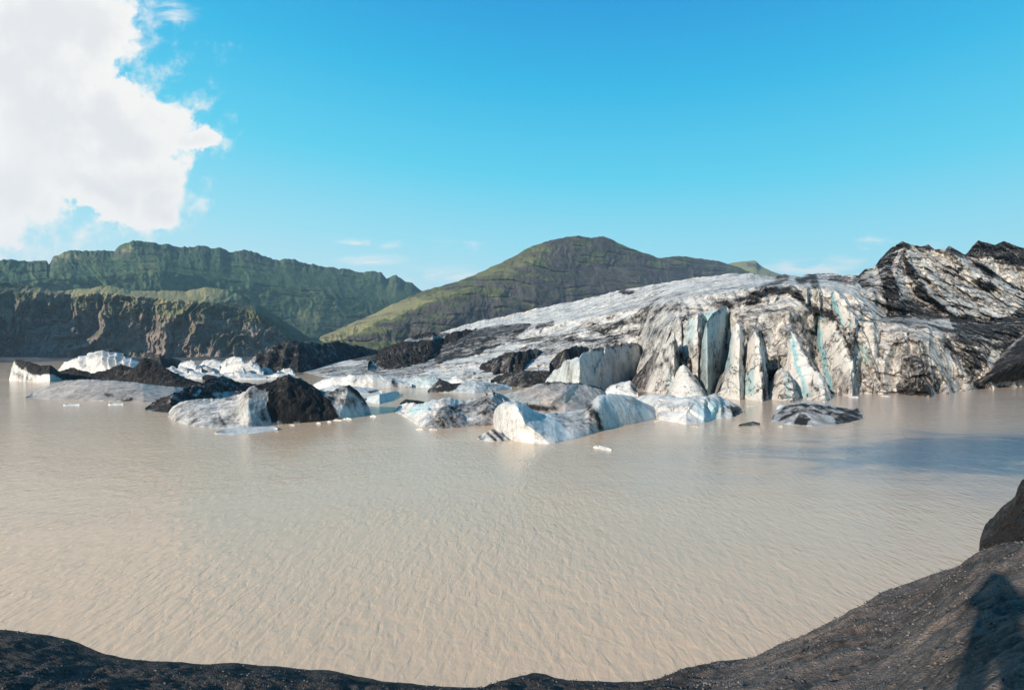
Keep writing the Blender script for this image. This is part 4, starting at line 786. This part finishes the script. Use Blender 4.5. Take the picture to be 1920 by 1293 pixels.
berg('ice_floe', M_WHITE, [(600, 730), (625, 722), (655, 723), (690, 727), (716, 732)], [(600, 738), (660, 740), (716, 738)], 'white floe with a dark spot just behind the right end of the pyramid', 'ice floe', wf=5, wb=4, amp=0.3, seed=52, dirt0=0.0, dirt=[('line', [(692, 735), (708, 733)], 2.5, 0.8)])
berg('ice_floe', M_WHITE, [(684, 746), (700, 741), (722, 737), (742, 733), (749, 736)], [(684, 752), (712, 757), (735, 748), (749, 740)], 'pale blue white floe right of the dark pyramid iceberg', 'ice floe', wf=3, wb=3, amp=0.22, seed=53, blue0=0.15)
berg('iceberg', M_BERG, [(758, 722), (768, 712), (782, 706), (805, 705), (822, 708), (834, 718), (838, 724)], [(758, 725), (800, 726), (838, 726)], 'small bluish grey tilted iceberg at the right end of the white shelf', wf=3, wb=5, shape=(1.8, 0.8), amp=0.4, nscale=0.4, fac=0.4, fscale=0.35, seed=54, dirt0=0.1, blue0=0.3, dirt=[('line', [(822, 708), (836, 716)], 4, 0.8)])
berg('iceberg', M_BERG, [(802, 732), (812, 724), (824, 713), (838, 716), (850, 721), (862, 719), (880, 716), (905, 717), (930, 718), (950, 722), (960, 726)], [(802, 735), (830, 736), (890, 736), (930, 733), (960, 729)], 'low iceberg with a black left peak and pale bluish right side', wf=4, wb=5, shape=(1.6, 0.9), amp=0.4, nscale=0.5, fac=0.3, fscale=0.4, seed=55, dirt0=0.12, blue0=0.15, dirt=[('poly', [(800, 736), (824, 708), (866, 720), (850, 732), (830, 738)], 0.85)])
berg('ice_slab', M_WHITE, [(838, 716), (848, 707), (856, 704), (866, 709), (878, 716), (886, 722)], [(838, 726), (886, 727)], 'tilted white ice slab leaning behind the black peaked low iceberg', 'ice slab', wf=2, wb=2, shape=(1.2, 1), amp=0.15, seed=56)
berg('iceberg', M_BERG, [(740, 770), (750, 760), (764, 756), (790, 756), (812, 749), (832, 744), (846, 745), (858, 750), (872, 752), (890, 746), (908, 738), (926, 734), (940, 740), (955, 750), (965, 760)], [(740, 772), (765, 785), (785, 799), (800, 803), (830, 803), (880, 799), (930, 797), (965, 790)],
     'mottled grey iceberg with snowy white left edge, left of the white tooth', wf=6, wb=5, shape=(1.6, 0.95), amp=0.45, nscale=0.6, seed=57, fac=0.35, fscale=0.5, dirt0=0.42, ridges=[([(870, 755), (800, 800)], 24, 30, 0.8), ([(926, 737), (900, 797)], 20, 20, 0.6)],
     dirt=[('poly', [(738, 775), (760, 752), (850, 742), (868, 752), (830, 762), (806, 790), (790, 806)], 0.0), ('poly', [(880, 750), (926, 730), (965, 755), (960, 795), (900, 800), (890, 770)], 0.5)], blue=[('line', [(770, 770), (800, 760)], 6, 0.5)], nf=54)
berg('ice_slab', M_DEBRIS, [(750, 756), (762, 748), (778, 750), (796, 753), (800, 756)], [(750, 762), (780, 764), (800, 762)], 'small black slab resting behind the snowy left edge of the mottled iceberg', 'ice slab', wf=2, wb=2, amp=0.12, seed=58, dirt0=0.95, shape=(2, .8))
berg('iceberg', M_GREY, [(930, 745), (948, 737), (968, 734), (985, 730), (1003, 722), (1022, 717), (1050, 717), (1080, 719), (1105, 722), (1126, 725), (1136, 736), (1145, 755)], [(930, 764), (1000, 773), (1060, 774), (1110, 768), (1145, 762)],
     'humped grey iceberg with thin black crest behind the white tooth', wf=7, wb=6, shape=(1.5, 0.95), amp=0.4, nscale=0.4, seed=59, dirt0=0.1, ridges=[([(1060, 722), (1040, 745), (1020, 770)], 60, 22, 1.6)], dirt=[('line', [(1020, 717), (1050, 716), (1105, 721), (1134, 730)], 2.5, 0.85), ('line', [(990, 762), (1040, 765)], 6, 0.8)], blue=[('line', [(940, 742), (1000, 755)], 7, 0.25)], nf=50)
berg('iceberg', M_WHITE, [(924, 785), (927, 770), (934, 760), (948, 754), (966, 751), (980, 755), (992, 763), (1004, 772), (1018, 777), (1045, 775), (1075, 771), (1096, 766), (1110, 752), (1122, 741), (1140, 738), (1165, 739), (1185, 744), (1208, 755), (1230, 765), (1248, 772)], [(924, 793), (930, 806), (942, 818), (965, 826), (1000, 830), (1040, 829), (1075, 823), (1105, 815), (1135, 804), (1190, 794), (1248, 780)],
     'bright white rounded tooth of ice with a low saddle and a second hump', wf=3.2, wb=5, shape=(2.3, 0.85), amp=0.22, nscale=0.5, seed=60, dirt0=0.02, wfc=[(924, 2.5), (966, 3.2), (1000, 4.5), (1060, 7), (1100, 5), (1130, 3), (1200, 3), (1248, 2)],
     ridges=[([(970, 755), (985, 790), (1030, 826)], 40, 26, 1.6), ([(1112, 752), (1118, 790), (1130, 806)], 10, 40, 0.5)],
     dirt=[('poly', [(1040, 785), (1085, 768), (1110, 755), (1122, 790), (1130, 806), (1090, 822), (1070, 815)], 0.42), ('line', [(1104, 762), (1125, 800)], 7, 0.75), ('line', [(1040, 778), (1085, 776)], 4, 0.4), ('line', [(1000, 776), (1020, 790), (1060, 815)], 4, 0.35), ('line', [(1150, 742), (1240, 772)], 4, 0.35)],
     blue=[('poly', [(990, 762), (1040, 780), (1075, 822), (1040, 822), (1010, 795)], 0.25), ('poly', [(1118, 742), (1240, 770), (1240, 785), (1130, 805)], 0.2)], nf=64)
berg('iceberg', M_BERG, [(895, 820), (905, 813), (917, 807), (926, 804), (938, 812), (952, 822)], [(895, 823), (915, 827), (935, 828), (952, 827)], 'small striped dirty ice wedge at the foot of the white tooth', wf=1.4, wb=1.5, shape=(1.4, 1), amp=0.12, nscale=1.2, seed=61, dirt0=0.15, dirt=[('line', [(912, 808), (930, 826)], 2.5, 0.75), ('line', [(922, 804), (942, 824)], 2.5, 0.75)], warp=1.5)
berg('iceberg', M_WHITE, [(1186, 752), (1200, 744), (1225, 738), (1245, 741), (1265, 746), (1285, 745), (1305, 743), (1325, 742), (1340, 740), (1352, 747), (1362, 752), (1378, 760), (1394, 770)], [(1186, 762), (1210, 774), (1235, 787), (1260, 790), (1285, 796), (1320, 793), (1340, 784), (1370, 783), (1394, 773)],
     'low bright white iceberg with a dark pointed fin in front of the cliff', wf=5, wb=4, shape=(1.8, 0.9), amp=0.4, nscale=0.55, seed=62, fac=0.3, fscale=0.5, dirt0=0.0, ridges=[([(1338, 742), (1346, 765), (1352, 785)], 26, 8, 0.9), ([(1290, 750), (1262, 788)], 18, 16, 0.6), ([(1326, 752), (1328, 790)], 8, 8, -0.8)], dirt=[('poly', [(1358, 758), (1396, 768), (1390, 778), (1372, 782)], 0.7), ('line', [(1240, 752), (1270, 762)], 2, 0.3)], blue=[('line', [(1335, 755), (1338, 785)], 6, 0.8), ('line', [(1310, 760), (1318, 790)], 5, 0.4)], nf=54)
berg('ice_block', M_WHITE, [(1132, 738), (1138, 727), (1150, 720), (1168, 715), (1182, 713), (1190, 722), (1196, 736)], [(1132, 741), (1160, 742), (1196, 742)], 'angular white ice block at the cliff foot behind the second hump', 'ice block', wf=2.5, wb=4, shape=(1.7, 0.8), amp=0.25, seed=63, fac=0.4, fscale=0.4, dirt0=0.0, dirt=[('line', [(1188, 720), (1194, 738)], 4, 0.6)])
berg('iceberg', M_BERG, [(1445, 786), (1452, 772), (1468, 763), (1485, 757), (1505, 753), (1530, 755), (1552, 760), (1575, 766), (1592, 768), (1604, 768), (1612, 774), (1619, 782)], [(1445, 789), (1465, 794), (1490, 797), (1520, 799), (1560, 797), (1590, 792), (1619, 784)],
     'low iceberg banded black and white, alone on the water at right', wf=6, wb=5, shape=(1.5, 0.95), amp=0.3, nscale=0.7, seed=64, fac=0.15, fscale=0.7, dirt0=0.2,
     dirt=[('line', [(1470, 765), (1500, 758), (1560, 766), (1600, 772)], 3.5, 0.75), ('line', [(1460, 775), (1500, 768), (1545, 772), (1585, 780)], 3, 0.72), ('line', [(1462, 788), (1490, 774)], 3, 0.65), ('poly', [(1488, 794), (1495, 778), (1510, 775), (1520, 785), (1510, 798)], 0.75), ('poly', [(1560, 780), (1608, 766), (1620, 785), (1570, 796)], 0.75)], warp=3, nf=50)
berg('ice_chunk', M_WHITE, [(1454, 764), (1460, 758), (1470, 758), (1476, 764)], [(1454, 767), (1476, 767)], 'small clean white ice chunk behind the banded iceberg', 'ice chunk', wf=0.8, wb=0.8, amp=0.08, seed=65, step=0.8, shape=(2, .8))
berg('ice_chunk', M_DEBRIS, [(1384, 796), (1398, 792), (1412, 790), (1424, 793)], [(1384, 798), (1405, 798), (1424, 796)], 'thin dark ice sliver floating left of the banded iceberg', 'ice chunk', wf=1.0, wb=0.8, amp=0.06, seed=66, dirt0=0.7, step=0.8, nf=16)
berg('ice_chunk', M_WHITE, [(1112, 837), (1122, 834), (1134, 837), (1146, 842)], [(1112, 839), (1130, 843), (1146, 845)], 'small white ice scrap floating nearest the viewer', 'ice chunk', wf=0.5, wb=0.4, amp=0.05, seed=67, step=0.8, nf=16)
berg('ice_chunk', M_WHITE, [(120, 758), (134, 756), (150, 757)], [(120, 760), (150, 760)], 'tiny white ice scrap off the tip of the flat grey iceberg, left one', 'ice chunk', wf=0.6, wb=0.5, amp=0.05, seed=68, step=0.8, nf=14)
berg('ice_chunk', M_WHITE, [(204, 757), (218, 755), (232, 756)], [(204, 759), (232, 759)], 'tiny white ice scrap below the middle of the flat grey iceberg', 'ice chunk', wf=0.6, wb=0.5, amp=0.05, seed=69, step=0.8, nf=14)

# ------------------------------------------------------------------ the near bank
BANK_SHORE = []
PERSON = (-math.sin(SUN_AZ) * 0.45 - 0.03, -math.cos(SUN_AZ) * 0.45 + 0.03, 4.74)
def bank_height(X, Y, latS, aS):
    lat = X * math.cos(SUN_AZ) - Y * math.sin(SUN_AZ); al = X * math.sin(SUN_AZ) + Y * math.cos(SUN_AZ)
    tb = np.interp(lat, latS, aS) - al
    low = np.where(tb > 0, 2.9 * (1 - np.exp(-np.maximum(tb, 0) * 0.30 / 2.9)), tb * 0.5)
    sh = 4.55 - 1.62 * sstep(al, 0.3, 9.0) - 3.6 * sstep(al, 10.0, 17.0)
    k = sstep(lat, -1.25, 0.5)
    z = low * (1 - k) + np.maximum(sh, low) * k
    d2 = (X - PERSON[0]) ** 2 + (Y - PERSON[1]) ** 2            # the little knoll the person stands on
    return z + np.maximum(PERSON[2] - z, 0) * np.exp(-(d2 / 0.8) ** 2)
def bank():
    na, nr = 720, 500
    az = np.radians(np.linspace(-80, 80, na))
    pxs = CX + F * np.tan(np.clip(az, -1.2, 1.2))
    # where the bank meets the water, by bearing
    shore = [(-4000, 1080), (-400, 1110), (-100, 1165), (0, 1176), (60, 1183), (120, 1192), (160, 1203), (200, 1222), (250, 1232), (330, 1238), (400, 1243), (440, 1240), (500, 1245), (560, 1251), (620, 1255), (680, 1268), (740, 1276), (800, 1284), (880, 1289), (940, 1287), (975, 1275), (1000, 1260), (1020, 1262), (1060, 1273), (1120, 1276), (1200, 1276), (1240, 1269), (1290, 1250), (1340, 1237), (1400, 1232), (1450, 1222), (1480, 1205), (1560, 1165), (1620, 1135), (1680, 1100), (1740, 1082), (1800, 1062), (1830, 1045), (1900, 1030), (4000, 1000)]
    sy = interp(shore, pxs)
    _, yy, zz = ray(pxs, sy)
    xx = (pxs - CX) / F
    rs = (H) / (-zz) * np.hypot(xx, yy)                # range to the shoreline at z = 0
    rs = np.clip(rs, 4, 30)
    r = np.concatenate([np.linspace(0.0, 0.15, 40)[:-1], np.linspace(0.15, 1.25, nr - 39)])[:, None]
    # bank height follows how far a spot lies behind the waterline along the light's direction
    sx, sy_ = rs * np.sin(az), rs * np.cos(az)
    latS = sx * math.cos(SUN_AZ) - sy_ * math.sin(SUN_AZ); aS = sx * math.sin(SUN_AZ) + sy_ * math.cos(SUN_AZ)
    o_ = np.argsort(latS); latS, aS = latS[o_], aS[o_]
    q = r * np.ones(na)[None]; R = q * rs[None]
    A = np.degrees(az)[None] * np.ones_like(q)
    X = R * np.sin(az)[None]; Y = R * np.cos(az)[None]
    zz_ = bank_height(X, Y, latS, aS)
    BANK_SHORE[:] = [latS, aS]
    rill = ridged((X * 0.25 - Y * 0.9) * 1.1 + 0.6 * fbm(X * .4, Y * .4, 4., 3), (X * 0.9 + Y * 0.25) * 0.12, 6.0, 4, 0.55)
    am = 0.25 + 0.75 * sstep(A, 5, 30)
    edge = sstep(np.abs(q - 1.0), 0.0, 0.08) * 0.8 + 0.2
    zz_ = zz_ + (0.26 * am * (rill - 0.6) + 0.10 * fbm(X * 1.6, Y * 1.6, 2.2, 5, 0.55) + 0.035 * fbm(X * 7, Y * 7, 5.2, 4, 0.6)) * edge
    clod = np.maximum(0, fbm(X * 1.1, Y * 1.1, 8.8, 4)) * (1 - sstep(A, -30, -12))
    zz_ = zz_ + 0.3 * clod * edge * (1 - sstep(q, 0.7, 0.95))
    dry_or_lit = 0.15 + 0.45 * sstep(A, 12, 26) * (1 - 0.3 * sstep(A, 34, 45)) + 0.25 * (rill - 0.6)
    P = np.stack([X, Y, zz_], -1)
    o = mesh_obj('bank', P, grid_faces(nr, na)[:, ::-1], M_BANK, attrs={'dry_or_lit': dry_or_lit})
    tag(o, kind='structure')
    return P
BP = bank()

# second hump of the bank on the right, beyond the shoulder
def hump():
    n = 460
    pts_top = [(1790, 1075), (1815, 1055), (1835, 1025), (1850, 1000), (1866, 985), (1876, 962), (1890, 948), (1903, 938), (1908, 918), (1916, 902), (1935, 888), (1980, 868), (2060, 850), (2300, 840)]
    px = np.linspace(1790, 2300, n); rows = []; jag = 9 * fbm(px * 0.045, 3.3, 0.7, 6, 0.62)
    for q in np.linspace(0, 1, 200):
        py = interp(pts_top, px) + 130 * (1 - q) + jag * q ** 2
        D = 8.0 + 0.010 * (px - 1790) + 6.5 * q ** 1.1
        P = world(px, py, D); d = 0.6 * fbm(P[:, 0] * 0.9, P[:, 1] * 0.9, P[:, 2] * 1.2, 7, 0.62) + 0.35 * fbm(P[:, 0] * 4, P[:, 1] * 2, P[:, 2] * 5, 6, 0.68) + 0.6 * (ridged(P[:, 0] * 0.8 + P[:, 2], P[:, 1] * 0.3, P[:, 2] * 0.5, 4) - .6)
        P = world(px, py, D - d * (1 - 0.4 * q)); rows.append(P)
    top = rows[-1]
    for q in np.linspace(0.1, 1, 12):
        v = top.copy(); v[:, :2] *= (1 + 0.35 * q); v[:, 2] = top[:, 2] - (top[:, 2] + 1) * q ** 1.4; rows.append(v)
    A = np.array(rows); dry_or_lit = -0.6 + 1.25 * sstep(np.linspace(0, 1.1, len(A))[:, None] * 0.62 + 0.34 * fbm(A[..., 0] * 1.6 + A[..., 2] * 2, A[..., 1], A[..., 2] * 2.5, 5, 0.6), 0.52, 0.78)  # sunlit crest and shaded lower slope painted into the tone
    tag(mesh_obj('bank_mound', A, grid_faces(*A.shape[:2]), M_BANK, attrs={'dry_or_lit': dry_or_lit}), kind='structure')
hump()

# ground the photographer stands on, behind the camera
na, nr = 120, 40
az = np.radians(np.linspace(78, 282, na)); r = np.linspace(0, 60, nr)[:, None]
X = r * np.sin(az)[None]; Y = r * np.cos(az)[None]
P = np.stack([X, Y, bank_height(X, Y, *BANK_SHORE) + 0.05 * fbm(X * .8, Y * .8, 3., 4) - 0.03], -1)
tag(mesh_obj('gravel_ground', P, grid_faces(nr, na), M_BANK, attrs={'dry_or_lit': np.full(P.shape[:2], 0.4)}), kind='structure')

# loose stones on the bank: uncountable
def stones():
    rng = np.random.default_rng(5)
    ico = np.array([(0, 0, 1), (.894, 0, .447), (.276, .851, .447), (-.724, .526, .447), (-.724, -.526, .447), (.276, -.851, .447), (.724, .526, -.447), (-.276, .851, -.447), (-.894, 0, -.447), (-.276, -.851, -.447), (.724, -.526, -.447), (0, 0, -1)])
    tri = np.array([(0, 1, 2), (0, 2, 3), (0, 3, 4), (0, 4, 5), (0, 5, 1), (1, 6, 2), (2, 7, 3), (3, 8, 4), (4, 9, 5), (5, 10, 1), (6, 7, 2), (7, 8, 3), (8, 9, 4), (9, 10, 5), (10, 6, 1), (11, 7, 6), (11, 8, 7), (11, 9, 8), (11, 10, 9), (11, 6, 10)])
    nr, na = BP.shape[:2]; V, Fc = [], []; n = 0
    PXb, PYb = project(BP)
    ok = (PXb > -40) & (PXb < 1960) & (PYb < 1330) & (BP[..., 2] > 0.02) & (BP[..., 1] > 0)
    ii = np.argwhere(ok)
    dens = fbm(BP[..., 0] * 0.6, BP[..., 1] * 0.6, 7., 4)
    w = np.clip(0.25 + dens[ok] * 1.2 + 0.5 * (PXb[ok] > 1300), 0.02, None); w *= np.linalg.norm(BP[ok][:, :2], axis=1) ** 2; w /= w.sum()
    pick = ii[rng.choice(len(ii), 13000, p=w)]
    for a, b in pick:
        s = 0.004 + 0.011 * rng.random() ** 4 * 1.8
        R = rng.normal(size=(3, 3)); qm, _ = np.linalg.qr(R)
        v = (ico * (1 + 0.25 * rng.normal(size=(12, 1)))) * s * np.array([1, 0.8, 0.6]); v = v @ qm.T
        v[:, 2] *= 0.8
        V.append(v + BP[a, b] + np.array([rng.normal() * .02, rng.normal() * .02, s * 0.25])); Fc.append(tri + n); n += 12
    m, t, b, pos, nor = new_mat('stones')
    nn = t.noise(pos, 11, 2, 0.5)
    t.l.new(t.mix(t.smooth(nn, 0.38, 0.72), (0.04, 0.035, 0.032), (0.19, 0.163, 0.143)), b.inputs['Base Color']); b.inputs['Roughness'].default_value = 0.8
    tag(mesh_obj('gravel', np.concatenate(V), np.concatenate(Fc), m, smooth=False), kind='stuff')
stones()

# ------------------------------------------------------------------ the person whose shadow falls on the bank (stands just behind the lens)
def person():
    base = Vector(PERSON)
    f = Vector((math.sin(SUN_AZ), math.cos(SUN_AZ), 0)); rgt = Vector((f.y, -f.x, 0))
    def P(r_, f_, z_): return rgt * r_ + f * f_ + Vector((0, 0, z_))
    J, E = [], []
    def add(p, rad, par=None):
        J.append((p, rad)); 
        if par is not None: E.append((par, len(J) - 1))
        return len(J) - 1
    pel = add(P(0, 0, 0.98), 0.13); wa = add(P(0, 0, 1.14), 0.125, pel); ch = add(P(0, 0, 1.34), 0.135, wa); nk = add(P(0, 0, 1.50), 0.07, ch)
    hd0 = add(P(0, 0.02, 1.60), 0.095, nk); hd1 = add(P(0, 0.02, 1.72), 0.10, hd0); add(P(0, 0.0, 1.80), 0.07, hd1)
    for s in (-1, 1):
        hp = add(P(s * 0.10, 0, 0.90), 0.115, pel); kn = add(P(s * 0.13, 0.02, 0.5), 0.075, hp); an = add(P(s * 0.14, 0, 0.1), 0.05, kn); add(P(s * 0.15, 0.16, 0.04), 0.045, an)
        sh = add(P(s * 0.17, 0, 1.42), 0.07, ch); el = add(P(s * 0.22, 0.14, 1.20), 0.055, sh); wr = add(P(s * 0.12, 0.20, 1.52), 0.036, el)
        pm = add(P(s * 0.09, 0.21, 1.58), 0.034, wr)
        for k in range(4): add(P(s * (0.05 - 0.006 * k), 0.235, 1.64 - 0.02 * k), 0.010, add(P(s * (0.075 - 0.004 * k), 0.24, 1.625 - 0.018 * k), 0.011, pm))
        add(P(s * 0.05, 0.20, 1.55), 0.011, pm)
    me = bpy.data.meshes.new('person'); me.from_pydata([tuple(p) for p, _ in J], E, []); me.update()
    o = bpy.data.objects.new('person', me); COL.objects.link(o); o.location = base
    sk = o.modifiers.new('skin', 'SKIN'); sk.use_smooth_shade = True
    if not me.skin_vertices: me.skin_vertices.new()
    for i, (_, rad) in enumerate(J): me.skin_vertices[0].data[i].radius = (rad, rad)
    me.skin_vertices[0].data[0].use_root = True
    sb = o.modifiers.new('sub', 'SUBSURF'); sb.levels = 1; sb.render_levels = 2
    m, t, b, pos, nor = new_mat('dark_clothing'); b.inputs['Base Color'].default_value = (0.05, 0.055, 0.07, 1); b.inputs['Roughness'].default_value = 0.9
    me.materials.append(m)
    tag(o, 'person standing on the bank in dark clothes casting the long shadow at right', 'person')
person()

# ------------------------------------------------------------------ air between the lagoon and the hills
def haze():
    x0, x1, y0, y1, z0, z1 = -3900, 3900, -120, 2900, -7.5, 300
    v = np.array([(x, y, z) for z in (z0, z1) for y in (y0, y1) for x in (x0, x1)], float)
    f = [(0, 2, 3, 1), (4, 5, 7, 6), (0, 1, 5, 4), (2, 6, 7, 3), (0, 4, 6, 2), (1, 3, 7, 5)]
    m = bpy.data.materials.new('haze_air'); m.use_nodes = True; t = NT(m.node_tree); m.node_tree.nodes.clear()
    o = t.node('ShaderNodeOutputMaterial'); p = t.node('ShaderNodeVolumePrincipled')
    p.inputs['Color'].default_value = (0.55, 0.78, 0.97, 1); p.inputs['Density'].default_value = 0.00015; p.inputs['Anisotropy'].default_value = 0.2
    t.l.new(p.outputs[0], o.inputs['Volume'])
    tag(mesh_obj('haze', v, f, m, smooth=False), kind='stuff')
haze()
